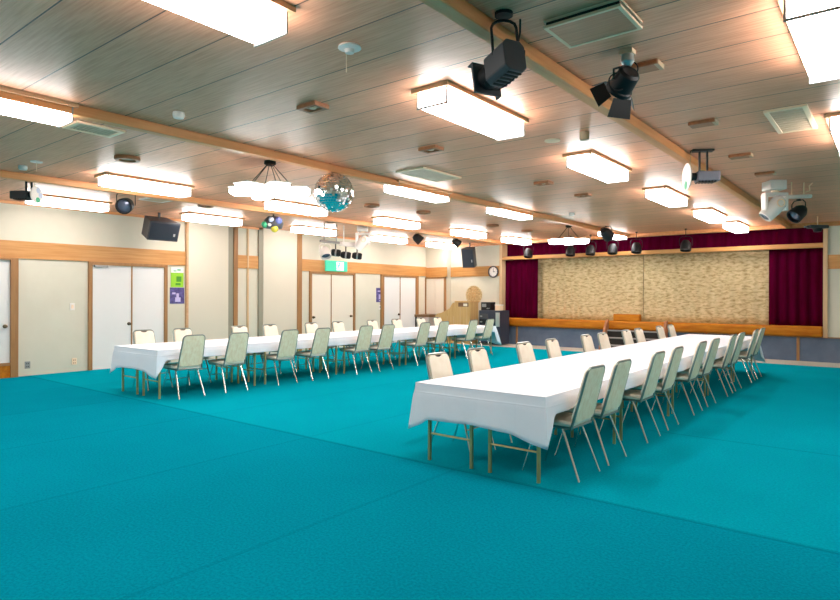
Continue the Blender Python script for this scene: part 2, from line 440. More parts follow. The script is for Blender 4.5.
# panelled doors in the corner alcove
d = sempty('door_5', (0, 16.33, 0))
for x0, x1 in ((XW+0.05, -12.25), (-12.235, -11.86)):
    MB().box(x0, x1, -0.02, 0, 0.9, 2.08).build('door_panel', 'creamdoor', d)
f = MB().box(XW, XW+0.05, -0.04, 0, 0.0, 2.13); f.box(-11.86, -11.78, -0.04, 0, 0, 2.13); f.box(XW, -11.78, -0.04, 0, 2.08, 2.13)
f.build('door_frame', 'post', d)

# ------------------------------------------------------------------ stage: curtains, steps
def curtain(name, x0, x1, z0, z1, y, m, label, amp=0.03, wl=0.16, cat='curtain', calm=0.0):
    t = thing(name, label, cat, ((x0+x1)/2, y, z1))
    b = MB(); nx = int((x1-x0)/wl*8); nz = 10
    hw = (x1-x0)/2; rows = []
    rnd = random.Random(name + label)
    ph = [rnd.uniform(0, 6.28) for _ in range(3)]
    for j in range(nz+1):
        f = j/nz; row = []
        for i in range(nx+1):
            x = -hw + 2*hw*i/nx
            a = amp * (0.6+0.4*f)
            if calm and x > -hw+calm: a *= 0.4
            yy = a*math.sin(2*math.pi*x/wl+ph[0]) + a*0.5*math.sin(2*math.pi*x/(wl*2.7)+ph[1])
            row.append(b.bm.verts.new((x, yy, -(z1-z0)*f)))
        rows.append(row)
    for a, c in zip(rows, rows[1:]):
        for i in range(nx): b.bm.faces.new((a[i], a[i+1], c[i+1], c[i]))
    o = b.build('drape', m, t, True)
    so = o.modifiers.new('solid', 'SOLIDIFY'); so.thickness = 0.008
    return t
curtain('stage_curtain', -9.79, -8.64, 0.81, 2.68, YS+0.19, 'maroon', 'narrow maroon velvet stage curtain beside the wall clock', 0.035, 0.19)
curtain('stage_curtain', -2.46, -1.33, 0.81, 2.68, YS+0.19, 'maroon', 'wide dark maroon velvet stage curtain at the stage end without a clock', 0.035, 0.21)
curtain('stage_curtain', -8.80, -5.52, 0.81, 2.68, YS+0.36, 'brocade', 'tan brocade stage curtain half, hanging on the clock side', 0.03, 0.24, calm=1.5)
curtain('stage_curtain', -5.50, -2.36, 0.81, 2.68, YS+0.36, 'brocade', 'tan brocade stage curtain half, hanging away from the clock', 0.03, 0.27, calm=0.01)
curtain('valance', -9.79, -1.33, 2.66, 3.20, YS+0.30, 'maroon', 'long maroon valance hanging along the top of the stage', 0.02, 0.22)
t = thing('stage_steps', 'wooden steps with grey treads leading up to the stage', 'steps', (-5.55, YS, 0))
for k in range(3):
    MB().box(-0.76, 0.76, -0.62+0.19*k, -0.13, 0.19*k, 0.19*(k+1)-0.03).build('riser', 'dark', t)
    MB().box(-0.76, 0.76, -0.65+0.19*k, -0.13, 0.19*(k+1)-0.03, 0.19*(k+1)).build('tread', 'tread', t)
for s in (-1, 1):
    mtx = Matrix.Translation((s*0.76 if s > 0 else -0.82, 0, 0)) @ Matrix(((0,0,1,0),(1,0,0,0),(0,1,0,0),(0,0,0,1)))
    MB().prism([(-0.70, 0), (-0.13, 0), (-0.13, 0.86), (-0.20, 0.86), (-0.70, 0.14)], 0.06, mtx).build('side_panel', 'fitting', t)
tag(MB().box(-0.36, 0.36, -0.10, 0.10, 0, 0.19).bevel(0.02, 2).build('wooden_box', 'apron', loc=(-5.85, YS+0.02, 0.82)),
    'low orange wooden box on the stage edge above the steps', 'box')

# ------------------------------------------------------------------ ceiling lights
def make_light():
    t = thing('ceiling_light', 'x', 'ceiling light', (0, 0, ZC))
    b = MB()
    for q in ((-0.185, 0.185, -0.67, -0.64), (-0.185, 0.185, 0.64, 0.67), (-0.185, -0.155, -0.64, 0.64), (0.155, 0.185, -0.64, 0.64)):
        b.box(q[0], q[1], q[2], q[3], -0.035, 0)
    b.build('wooden_frame', 'lampwood', t)
    MB().box(-0.145, 0.145, -0.625, 0.625, -0.155, -0.002).bevel(0.012, 2).build('diffuser', 'lit', t, True)
    for s in (-1, 1):
        y = s*0.629
        b = MB(); x, z0, z1, w = 0.148, -0.158, -0.03, 0.007
        b.box(-x-w, x+w, y-0.006, y+0.006, z0-w, z0+w); b.box(-x-w, -x+w, y-0.006, y+0.006, z0+w, z1); b.box(x-w, x+w, y-0.006, y+0.006, z0+w, z1)
        b.build('end_trim', 'steel', t)
    return t
light0 = make_light()
ordn = ['first', 'second', 'third', 'fourth', 'fifth', 'sixth', 'seventh', 'eighth', 'ninth', 'tenth']
ROWY = [1.67, 4.54, 7.41, 10.28, 13.15, 15.66]
cols = [(-11.5, [1, 2, 3, 4, 5], 'the row along the door wall'),
        (-8.77, [1, 2, 3, 4, 5], 'the row above the wall-side tables'),
        (-5.9, [0, 2, 3, 5], 'the row on the mirror ball beam'),
        (-2.97, [0, 1, 2, 3, 4, 5], 'the row above the mid-room tables'),
        (-0.35, [1, 2], 'the row above open carpet')]
first = True
for x, rows, where in cols:
    rr = sorted(rows, reverse=True)
    for i, k in enumerate(rr):
        lb = 'lit fluorescent box light, %s from the stage in %s' % (ordn[i], where)
        if first: light0.location = (x, ROWY[k], ZC); light0['label'] = lb; light0['group'] = 'fluorescent ceiling lights'; first = False
        else: dup(light0, (x, ROWY[k], ZC), 0, lb, 'fluorescent ceiling lights')

# hanging lamps with a crown of lit arms
def make_pendant():
    t = thing('pendant_lamp', 'hanging lamp with bright radiating arms, beside the mirror ball', 'hanging lamp', (-6.24, 4.83, ZC))
    MB().lathe([(0.0, 0), (0.07, 0), (0.075, -0.04), (0.04, -0.06), (0, -0.06)], 16).build('ceiling_rose', 'dark', t, True)
    MB().lathe([(0.0, -0.35), (0.16, -0.35), (0.17, -0.38), (0.15, -0.42), (0, -0.44)], 24).build('hub_diffuser', 'lit', t, True)
    MB().lathe([(0.0, -0.31), (0.14, -0.32), (0.17, -0.349), (0, -0.349)], 24).build('hub', 'white', t, True)
    for k in range(6):
        a = k*math.pi/3 + 0.66
        rot = Matrix.Rotation(a, 4, 'Z')
        b = MB().box(0.10, 0.49, -0.115, 0.115, -0.43, -0.355, rot).bevel(0.03, 3)
        b.build('lamp_arm', 'lit', t, True)
        MB().box(0.09, 0.50, -0.125, 0.125, -0.352, -0.335, rot).bevel(0.006, 1).build('arm_tray', 'white', t)
        c, s = math.cos(a), math.sin(a)
        MB().tube([(0.04*c, 0.04*s, -0.05), (0.30*c, 0.30*s, -0.34)], 0.005, 5).build('suspension_cord', 'dark', t)
    return t
pen = make_pendant()
dup(pen, (-6.2, 13.6, ZC), 0.3, 'hanging lamp with bright radiating arms, close to the stage')

# mirror ball
t = thing('mirror_ball', 'mirrored disco ball hanging from the wooden ceiling beam', 'mirror ball', (-5.78, 5.5, ZC-0.10))
RB = 0.255; cz = -0.255
MB().tube([(0, 0, 0), (0, 0, -0.03)], 0.03, 12).build('motor_hanger', 'silver', t, True)
b = MB(); b.lathe([(0, cz-RB+0.006)] + [((RB-0.006)*math.sin(math.pi*k/20), cz-(RB-0.006)*math.cos(math.pi*k/20)) for k in range(1, 20)] + [(0, cz+RB-0.006)], 40)
b.build('ball_core', 'steel', t, True)
b = MB(); rnd = random.Random(3)
NL = 23
for j in range(NL):
    p0, p1 = math.pi*j/NL+0.009, math.pi*(j+1)/NL-0.009
    pm = (p0+p1)/2; nn = max(6, int(2*math.pi*math.sin(pm)/(math.pi/NL)))
    for k in range(nn):
        a0, a1 = 2*math.pi*k/nn, 2*math.pi*(k+1)/nn
        g = 0.05*(a1-a0); a0 += g; a1 -= g
        c = Vector((math.sin(pm)*math.cos((a0+a1)/2), math.sin(pm)*math.sin((a0+a1)/2), math.cos(pm)))
        rot = Matrix.Rotation(rnd.uniform(-0.32, 0.32), 3, Vector((rnd.uniform(-1,1), rnd.uniform(-1,1), rnd.uniform(-1,1))).normalized())
        ps = [Vector((math.sin(p)*math.cos(a), math.sin(p)*math.sin(a), math.cos(p))) for p, a in ((p0,a0),(p1,a0),(p1,a1),(p0,a1))]
        ctr = sum(ps, Vector())/4
        ps = [ctr + rot @ (q-ctr) for q in ps]
        lo = [b.bm.verts.new(q*RB*0.975 + Vector((0,0,cz))) for q in ps]
        hi = [b.bm.verts.new(q*RB + Vector((0,0,cz))) for q in ps]
        b.bm.faces.new(hi)
        for i in range(4): b.bm.faces.new((lo[i], lo[(i+1)%4], hi[(i+1)%4], hi[i]))
b.build('mirror_tiles', 'mirror', t)

# ------------------------------------------------------------------ ceiling vents, fittings, detectors
def vent(x0, x1, y0, y1, label, inner, th=0.02, fw=0.04, frame='ivory'):
    t = thing('ceiling_vent', label, 'vent', ((x0+x1)/2, (y0+y1)/2, ZC))
    hx, hy = (x1-x0)/2, (y1-y0)/2
    b = MB()
    b.box(-hx, hx, -hy, -hy+fw, -th, 0); b.box(-hx, hx, hy-fw, hy, -th, 0)
    b.box(-hx, -hx+fw, -hy+fw, hy-fw, -th, 0); b.box(hx-fw, hx, -hy+fw, hy-fw, -th, 0)
    if th > 0.04:
        b.bm.free(); b = MB()
        for z0, z1 in ((-th, -th+0.016), (-0.012, 0)):
            b.box(-hx, hx, -hy, -hy+fw, z0, z1); b.box(-hx, hx, hy-fw, hy, z0, z1)
            b.box(-hx, -hx+fw, -hy+fw, hy-fw, z0, z1); b.box(hx-fw, hx, -hy+fw, hy-fw, z0, z1)
        MB().box(-hx+0.012, hx-0.012, -hy+0.012, hy-0.012, -th+0.016, -0.012).build('air_gap', 'dark', t)
    b.build('vent_frame', frame, t)
    b = MB()
    if inner == 'ventgreen':
        n = 10
        for k in range(n):
            y = -hy+fw + (2*hy-2*fw)*(k+0.5)/n
            b.cbox((0, y, -0.010), (2*hx-2*fw, (2*hy-2*fw)/n*0.8, 0.008))
        MB().box(-hx+fw, hx-fw, -hy+fw, hy-fw, -0.004, 0).build('vent_backing', 'dark', t)
    else:
        b.box(-hx+fw, hx-fw, -hy+fw, hy-fw, -th+0.003, -th+0.014)
    b.build('vent_louver', inner, t)
    return t
M['ventwood'] = mat('vent_wood', (0.62, 0.26, 0.14), 0.5, noise=((3, 60, 1), 4, (0.78, 0.35, 0.20)))
vent(-1.72, -1.24, 3.40, 3.78, 'thick cream-framed ceiling vent with wood-grain panel near the big spotlight', 'ventwood', 0.05, 0.022)
vent(-0.97, -0.63, 6.28, 7.20, 'square-looking cream vent with grey-green louvres above open carpet', 'ventgreen')
vent(-5.38, -4.90, 6.27, 7.16, 'pale-framed grey-green ceiling vent next to the mirror ball beam', 'ventgreen')
vent(-6.62, -6.27, 2.55, 3.02, 'small pale ceiling vent at the end of a box light, before the beam', 'ventgreen')
vent(-10.52, -9.95, 5.30, 5.74, 'white ceiling vent above the black loudspeaker on the door wall', 'ventgreen', frame='white')

fx = thing('ceiling_fitting', 'x', 'ceiling fitting', (0, 0, ZC))
MB().box(-0.12, 0.12, -0.075, 0.075, -0.035, 0).bevel(0.006, 1).build('fitting_body', 'fitting', fx)
MB().box(0.095, 0.125, -0.07, 0.07, -0.038, -0.003).build('end_cap', 'fittingpale', fx)
spots_a = [(-1.47, 4.51, 'small brown wooden ceiling box right behind the barn-door spotlight'),
           (-1.49, 6.32, 'small brown wooden ceiling box, fourth from the stage past the spotlight beam'),
           (-1.48, 8.06, 'small brown wooden ceiling box, second from the white moving spotlight'),
           (-1.43, 9.44, 'small brown wooden ceiling box just before the white moving spotlight')]
for i, (x, y, lb) in enumerate(spots_a):
    if i == 0: fx.location = (x, y, ZC); fx['label'] = lb; fx['group'] = 'wooden ceiling boxes'
    else: dup(fx, (x, y, ZC), 0, lb, 'wooden ceiling boxes')
sq = thing('ceiling_fitting', 'x', 'ceiling fitting', (0, 0, ZC))
b = MB(); w, h = 0.12, 0.085
b.box(-w, w, -h, -h+0.035, -0.035, 0); b.box(-w, w, h-0.035, h, -0.035, 0); b.box(-w, -w+0.035, -h+0.035, h-0.035, -0.035, 0); b.box(w-0.035, w, -h+0.035, h-0.035, -0.035, 0)
b.build('fitting_frame', 'fitting', sq)
MB().box(-w+0.035, w-0.035, -h+0.035, h-0.035, -0.012, 0).build('fitting_inset', 'fittingpale', sq)
MB().lathe([(0, -0.03), (0.03, -0.028), (0.035, -0.012), (0, -0.012)], 12).build('fitting_knob', 'ivory', sq, True)
spots_b = [(-4.11, 3.65, 'wood-framed square ceiling fitting, farthest from the stage of its line'),
           (-4.21, 5.53, 'wood-framed square ceiling fitting beside the second mid-room box light'),
           (-4.15, 8.22, 'wood-framed square ceiling fitting, second from the stage of its line'),
           (-4.12, 9.60, 'wood-framed square ceiling fitting, first from the stage of its line')]
for i, (x, y, lb) in enumerate(spots_b):
    if i == 0: sq.location = (x, y, ZC); sq['label'] = lb; sq['group'] = 'square ceiling fittings'
    else: dup(sq, (x, y, ZC), 0, lb, 'square ceiling fittings')
rd = thing('round_downlight', 'x', 'ceiling fitting', (0, 0, ZC))
prof = [(0.09, 0), (0.145, 0), (0.15, -0.03), (0.14, -0.045), (0.10, -0.045), (0.09, -0.02)]
MB().lathe(prof, 22).build('wooden_ring', 'fitting', rd, True)
MB().lathe([(0, -0.001), (0.095, -0.001), (0.095, -0.022), (0, -0.022)], 18).build('inner_cover', 'fittingpale', rd, True)
spots_c = [(-7.45, 3.61, 'round wooden ceiling ring before the box light above the wall-side tables'),
           (-7.70, 8.29, 'round wooden ceiling ring just past the mirror ball'),
           (-7.50, 9.60, 'round wooden ceiling ring, third from the stage between two light rows'),
           (-7.60, 12.42, 'round wooden ceiling ring, second from the stage between two light rows'),
           (-7.50, 13.94, 'round wooden ceiling ring closest to the stage'),
           (-10.17, 6.40, 'round wooden ceiling ring close to the loudspeaker on the door wall'),
           (-10.08, 9.51, 'round wooden ceiling ring near the cluster of white and black spotlights')]
for i, (x, y, lb) in enumerate(spots_c):
    if i == 0: rd.location = (x, y, ZC); rd['label'] = lb; rd['group'] = 'round ceiling rings'
    else: dup(rd, (x, y, ZC), 0, lb, 'round ceiling rings')
# detectors
t = thing('smoke_detector', 'white disc detector with a hanging pull cord', 'smoke detector', (-2.94, 2.94, ZC))
MB().lathe([(0, 0), (0.075, 0), (0.08, -0.012), (0.05, -0.02), (0, -0.022)], 20).build('detector_base', 'white', t, True)
MB().lathe([(0, -0.02), (0.035, -0.022), (0.03, -0.045), (0, -0.05)], 14).build('detector_head', 'white', t, True)
MB().tube([(-0.03, 0, -0.02), (-0.03, 0, -0.17)], 0.003, 5).build('pull_cord', 'ivory', t)
det = thing('smoke_detector', 'white dome detector just before the mirror ball beam', 'smoke detector', (-5.25, 3.02, ZC))
MB().lathe([(0, 0), (0.05, 0), (0.055, -0.03), (0.045, -0.055), (0, -0.06)], 18).build('detector_head', 'white', det, True)
dup(det, (-9.05, 3.01, ZC), 0, 'white dome detector above the colour-wheel projector of the door wall')
dup(det, (-5.22, 11.6, ZC), 0, 'white dome detector on the ceiling toward the stage lamp')
t = thing('smoke_detector', 'flat white disc detector on a thin stem, by the colour-wheel projector', 'smoke detector', (-8.62, 3.02, ZC))
MB().lathe([(0, 0), (0.07, 0), (0.07, -0.012), (0, -0.014)], 18).build('detector_base', 'white', t, True)
MB().tube([(0, 0, -0.012), (0, 0, -0.13)], 0.004, 6).build('stem', 'ivory', t)
t = thing('smoke_detector', 'flat pale disc on the ceiling above the mid-room tables', 'smoke detector', (-2.96, 6.07, ZC))
MB().lathe([(0, 0), (0.085, 0), (0.085, -0.01), (0.04, -0.02), (0, -0.022)], 18).build('detector_base', 'ivory', t, True)
t = thing('sensor', 'short brown cylinder sensor on the ceiling above the mid-room tables', 'sensor', (-2.55, 5.97, ZC))
MB().lathe([(0, 0), (0.05, 0), (0.05, -0.07), (0.04, -0.085), (0, -0.085)], 16).build('sensor_body', 'fittingpale', t, True)

# ------------------------------------------------------------------ stage lighting
def spot_big():
    t = thing('spotlight', 'big charcoal spotlight on a tall black yoke, square hood at its front', 'spotlight', (-1.86, 3.14, ZC))
    c = Vector((0.0, 0.05, -0.29))
    aim = Vector((-0.88, 0.38, -0.18)).normalized()
    A = Matrix.Translation(c) @ aim_matrix(aim)
    x = A.to_3x3() @ Vector((1, 0, 0))
    x.z = 0; x.normalize()
    MB().lathe([(0, 0), (0.055, 0), (0.055, -0.02), (0, -0.022)], 16, Matrix.Translation((0, 0.02, 0))).build('mount_plate', 'black', t)
    lr = Vector((0.785, 0.62, 0)) * 0.075
    top = Vector((0, 0.02, -0.04))
    pts = [c - lr + Vector((0, 0, 0.0)), top - lr + Vector((0, 0, -0.05))] + [top - lr*math.cos(a) + Vector((0, 0, -0.05+0.045*math.sin(a))) for a in (0.5, 1.0, math.pi/2, 2.1, 2.6)] + [top + lr + Vector((0, 0, -0.05)), c + lr + Vector((0, 0, 0.06))]
    MB().tube(pts, 0.009, 8).build('yoke', 'black', t, True)
    w, h, k = 0.08, 0.10, 0.032
    oct_ = [(-w+k, -h), (w-k, -h), (w, -h+k), (w, h-k), (w-k, h), (-w+k, h), (-w, h-k), (-w, -h+k)]
    MB().prism(oct_, 0.21, A @ Matrix.Translation((0, 0, -0.09))).bevel(0.006, 1).build('housing', 'char', t)
    MB().lathe([(0, 0.12), (0.075, 0.13), (0.075, 0.21), (0.06, 0.21), (0.06, 0.16), (0, 0.16)], 18, A).build('lens_tube', 'black', t, True)
    b = MB(); B = A @ Matrix.Translation((0, 0, 0.21)); s = 0.10
    b.box(-s, s, -s, -0.05, -0.004, 0.012, B); b.box(-s, s, 0.05, s, -0.004, 0.012, B); b.box(-s, -0.05, -0.05, 0.05, -0.004, 0.012, B); b.box(0.05, s, -0.05, 0.05, -0.004, 0.012, B)
    b.box(-s, s, s-0.008, s, 0.012, 0.05, B); b.box(-s, -s+0.008, -s, s-0.008, 0.012, 0.05, B)
    b.build('hood', 'char', t)
    MB().tube([c + lr + Vector((0, 0, 0.06)), c + lr*1.5 + Vector((0, 0, 0.06))], 0.016, 10).build('yoke_knob', 'black', t)
    q = c - lr*0.9 + Vector((-0.05, -0.06, -0.12))
    MB().tube([q, q + Vector((0.03, 0.02, -0.05)), q + Vector((0.08, 0.05, -0.055)), q + Vector((0.14, 0.10, 0.0)), c + lr*0.8 + Vector((0, 0, -0.08))], 0.004, 6).build('cable', 'black', t, True)
    MB().tube([c + lr*0.9 + Vector((0, 0, 0.10)), c + lr*1.1 + Vector((0, 0, 0.18)), c + lr*1.0 + Vector((0.01, 0, 0.26))], 0.006, 6).build('safety_clip', 'black', t, True)
    b = MB()
    for i in range(5): b.box(-0.05, 0.05, -h-0.004, -h, -0.07+0.036*i, -0.054+0.036*i, A)
    b.build('cooling_slots', 'dark', t)
spot_big()
def spot_fresnel():
    t = thing('spotlight', 'black spotlight with open barn doors and looped cables', 'spotlight', (-1.47, 4.17, ZC))
    c = Vector((-0.02, 0.0, -0.205))
    A = Matrix.Translation(c) @ aim_matrix((-0.66, 0.42, -0.52)) @ Matrix.Scale(0.86, 4)
    MB().box(-0.045, 0.045, -0.04, 0.04, -0.03, 0).build('mount_plate', 'ventgreen', t)
    MB().lathe([(0, -0.025), (0.04, -0.03), (0.045, -0.08), (0.025, -0.11), (0, -0.11)], 14).build('clamp', 'silver', t, True)
    X3 = A.to_3x3() @ Vector((1, 0, 0))
    pts = [c + X3*0.105, c + X3*0.105 + Vector((0, 0, 0.07)), Vector((0, 0, -0.10)), c - X3*0.105 + Vector((0, 0, 0.07)), c - X3*0.105]
    MB().tube(pts, 0.008, 8).build('yoke', 'black', t, True)
    MB().lathe([(0, -0.09), (0.07, -0.09), (0.09, -0.07), (0.10, 0.06), (0.11, 0.07), (0.11, 0.10), (0.08, 0.10), (0.08, 0.06), (0, 0.06)], 20, A).build('housing', 'black', t, True)
    MB().lathe([(0, 0.06), (0.078, 0.06), (0.05, 0.085), (0, 0.095)], 18, A).build('lens', 'lens', t, True)
    for k in range(4):
        L = 0.12 if k % 2 else 0.15
        B = A @ Matrix.Rotation(k*math.pi/2, 4, 'Z') @ Matrix.Translation((0, 0.10, 0.10)) @ Matrix.Rotation(R(-38), 4, 'X')
        b = MB().prism([(-0.085, 0), (0.085, 0), (0.11, L), (-0.11, L)], 0.004, B @ Matrix(((1,0,0,0),(0,0,1,0),(0,1,0,0),(0,0,0,1))))
        b.build('barn_door', 'black', t)
    cc = c + X3*0.12
    MB().tube(arc(cc + Vector((0.03, 0.02, -0.02)), 0.06, 0.3, 6.0, 16, (0.785, 0.62, 0), (0, 0, 1)), 0.005, 6).build('cable', 'black', t, True)
    cc = c - X3*0.06 + Vector((0, 0, 0.09))
    MB().tube(arc(cc, 0.05, -0.4, 3.6, 12, (0.785, 0.62, 0), (0, 0, 1)), 0.005, 6).build('cable', 'black', t, True)
spot_fresnel()

def effect_projector(loc, zdrop, label, flip=1, green='green', top=ZC, span=0.075, wheel_r=0.155, bl=0.30):
    """local x runs along the body, wheel at -x*flip"""
    t = thing('effect_projector', label, 'spotlight', loc, 0)
    t.rotation_euler = (0, 0, R(38.3 - 6))
    MB().box(-0.10, 0.14, -0.05, 0.05, -0.02, 0).build('mount_plate', 'black', t)
    for x in (-0.01, span):
        MB().box(x-0.009, x+0.009, -0.012, 0.012, -zdrop+0.03, -0.01).build('hanger_bar', 'black', t)
    MB().box(-0.05*flip if flip > 0 else -bl+0.05, bl-0.05 if flip > 0 else 0.05, -0.075, 0.075, -zdrop-0.06, -zdrop+0.055).bevel(0.012, 2).build('housing', 'projgrey' if flip > 0 else 'char', t)
    q = MB()
    for i in range(6): q.box((-0.03+0.035*i)*(1 if flip > 0 else -1)-0.007, (-0.03+0.035*i)*(1 if flip > 0 else -1)+0.007, -0.07, 0.07, -zdrop-0.072, -zdrop-0.058)
    q.build('cooling_ribs', 'black', t)
    mtx = Matrix.Translation((-0.05*flip, 0, -zdrop)) @ Matrix.Rotation(R(-90*flip), 4, 'Y')
    MB().lathe([(0, 0), (0.045, 0), (0.045, 0.09), (0, 0.09)], 16, mtx).build('lens_tube', 'black', t, True)
    W_ = Matrix.Translation((-0.15*flip, 0, -zdrop+0.0)) @ Matrix.Rotation(R(90), 4, 'Y')
    w = MB().lathe([(0, -0.006), (wheel_r, -0.006), (wheel_r, 0.006), (0, 0.006)], 28, W_).build('color_wheel', 'white', t)
    for k, mm in enumerate(('paleblue', green, 'white', 'paleblue')):
        a = k*math.pi/2 + 0.1
        # the lowest gel is green
        pos = Vector((wheel_r*0.6*math.cos(a), wheel_r*0.6*math.sin(a), -0.009))
        if k == 1: pos = Vector((wheel_r*0.6, 0.02, -0.009))
        if k == 0: pos = Vector((-wheel_r*0.55, 0.03, -0.009))
        if k == 2: pos = Vector((0.0, -wheel_r*0.6, -0.009))
        if k == 3: pos = Vector((0.0, wheel_r*0.6, -0.009))
        MB().lathe([(0, 0), (wheel_r*0.33, 0), (wheel_r*0.33, 0.018), (0, 0.018)], 16, W_ @ Matrix.Translation(pos)).build('color_gel', mm, w)
    MB().tube([(-0.10*flip, 0, -0.01), (-0.13*flip, 0, -zdrop+wheel_r*0.3)], 0.004, 6).build('safety_wire', 'fittingpale', t)
    return t
effect_projector((-1.80, 7.52, ZC), 0.31, 'grey projector with a white colour wheel, hung beside the spotlight beam', bl=0.25)
effect_projector((-9.80, 3.31, ZC), 0.27, 'dark projector with a green and white colour wheel near the door wall', flip=-1, wheel_r=0.12, bl=0.26)

def par(loc, drop, aim, r, label, m='black', top_m='black', clampname='clamp', name='spotlight', L=None):
    t = thing(name, label, 'spotlight', loc)
    L = L or r*2.0
    c = Vector((0, 0, -drop)); A = Matrix.Translation(c) @ aim_matrix(aim)
    X3 = A.to_3x3() @ Vector((1, 0, 0)); X3.z = 0; X3.normalize()
    MB().lathe([(0, 0), (0.03, 0), (0.03, -0.025), (0, -0.025)], 12).build('clamp', top_m, t, True)
    k = min(drop-0.02, r*1.75)
    if drop - k > 0.03:
        MB().tube([(0, 0, -0.02), (0, 0, -drop+k)], 0.009, 8).build('hanger_rod', top_m, t)
    pts = [c + X3*r*1.12, c + X3*r*1.12 + Vector((0, 0, k*0.75)), c + X3*r*0.7 + Vector((0, 0, k)), c - X3*r*0.7 + Vector((0, 0, k)), c - X3*r*1.12 + Vector((0, 0, k*0.75)), c - X3*r*1.12]
    MB().tube(pts, 0.008, 6).build('yoke', top_m, t, True)
    MB().lathe([(0, -L*0.55), (r*0.55, -L*0.5), (r*0.9, -L*0.2), (r, L*0.3), (r, L*0.5), (r*0.86, L*0.5), (r*0.86, L*0.3), (0, L*0.3)], 18, A).build('lamp_can', m, t, True)
    MB().lathe([(0, L*0.3), (r*0.84, L*0.3), (r*0.5, L*0.4), (0, L*0.44)], 16, A).build('lens', 'lens', t, True)
    return t
par((-9.72, 4.69, ZC), 0.26, (0.6, -0.55, -0.25), 0.125, 'black round spotlight between box light and loudspeaker by the door wall')
# moving head with its rail
def moving_head(loc, label, s=1.0):
    t = thing('moving_light', label, 'spotlight', loc)
    F = Matrix.Rotation(R(38.3), 4, 'Z') @ Matrix.Scale(s, 4)
    MB().box(-0.13, 0.11, -0.12, 0.12, -0.14, 0, F).bevel(0.012, 2).build('light_base', 'white', t)
    MB().lathe([(0, -0.14), (0.05, -0.14), (0.05, -0.18), (0, -0.18)], 14, F).build('swivel', 'ivory', t, True)
    b = MB(); b.box(-0.17, 0.17, -0.06, 0.06, -0.215, -0.175, F); b.box(-0.17, -0.125, -0.06, 0.06, -0.44, -0.215, F); b.box(0.125, 0.17, -0.06, 0.06, -0.44, -0.215, F)
    b.bevel(0.01, 1).build('yoke', 'white', t)
    A = F @ Matrix.Translation((0, 0, -0.38)) @ aim_matrix((-0.62, 0.10, -0.70))
    MB().lathe([(0, -0.15), (0.07, -0.15), (0.11, -0.10), (0.115, 0.06), (0.10, 0.20), (0.085, 0.21), (0.08, 0.18), (0, 0.18)], 20, A).build('light_head', 'white', t, True)
    MB().lathe([(0, 0.18), (0.08, 0.18), (0.06, 0.20), (0, 0.205)], 18, A).build('lens', 'lens', t, True)
    B = F @ Matrix.Translation((0.02, -0.115, -0.34)) @ Matrix.Rotation(R(90), 4, 'X')
    MB().lathe([(0.045, 0), (0.06, 0.0), (0.06, 0.012), (0.045, 0.012)], 18, B).build('tilt_ring', 'ivory', t, True)
    return t
moving_head((-1.42, 10.2, ZC), 'white moving-head spotlight on the ceiling toward the stage', 1.0)
t = thing('lighting_rail', 'short white ceiling rail with hook, next to the white moving spotlight', 'lighting rail', (-1.10, 10.6, ZC))
MB().tube([(-0.20, -0.2, -0.22), (0.08, 0.08, -0.20)], 0.03, 10).build('rail', 'white', t, True)
MB().tube([(0.0, 0.0, 0), (0.0, 0.0, -0.20)], 0.008, 8).build('hanger_rod', 'ivory', t)
MB().tube([(-0.14, -0.14, 0), (-0.14, -0.14, -0.22)], 0.008, 8).build('hanger_rod', 'ivory', t)
MB().tube([(0.10, 0.10, 0), (0.06, 0.06, -0.05), (0.07, 0.07, -0.12), (0.02, 0.02, -0.14)], 0.008, 8).build('hook', 'ivory', t, True)
par((-1.16, 10.54, 2.95), 0.20, (-0.5, -0.6, -0.6), 0.11, 'black spotlight hung on the white rail next to the moving spotlight')
t = thing('bar_light', 'flat dark stage light on a thin rod above the stage corner', 'spotlight', (-1.33, 15.2, ZC))
MB().tube([(0, 0, 0), (0, 0, -0.20)], 0.01, 8).build('hanger_rod', 'ivory', t)
F = Matrix.Rotation(R(38.3), 4, 'Z')
MB().box(-0.20, 0.20, -0.08, 0.08, -0.26, -0.19, F).bevel(0.02, 2).build('housing', 'char', t)
MB().box(-0.27, -0.20, -0.03, 0.03, -0.24, -0.21, F).build('side_arm', 'char', t)
MB().lathe([(0, -0.34), (0.07, -0.33), (0.09, -0.26), (0, -0.26)], 16).build('lamp_can', 'black', t, True)
# colour effect light by the pilasters
t = thing('party_light', 'dark effect light with blue, green and yellow lenses on the ceiling', 'party light', (-9.78, 7.66, ZC))
MB().tube([(0, 0, 0), (0, 0, -0.18)], 0.012, 8).build('hanger_rod', 'black', t)
F = Matrix.Rotation(R(38.3), 4, 'Z') @ Matrix.Translation((0, 0, -0.27))
MB().lathe([(0, 0.13), (0.11, 0.14), (0.18, 0.07), (0.20, 0.0), (0.17, -0.09), (0, -0.11)], 18, F).build('housing', 'char', t, True)
for (x, y, z, mm, rr) in ((0.13, -0.12, 0.05, 'blue', 0.075), (-0.14, -0.12, -0.03, 'green', 0.07), (0.05, -0.11, -0.11, 'yellow', 0.075), (0.0, -0.17, 0.06, 'paleblue', 0.055), (-0.03, -0.15, -0.03, 'white', 0.05)):
    MB().lathe([(rr*math.sin(math.pi*k/10), -rr*math.cos(math.pi*k/10)) for k in range(0, 11)], 14, F @ Matrix.Translation((x, y, z))).build('color_lens', mm, t, True)
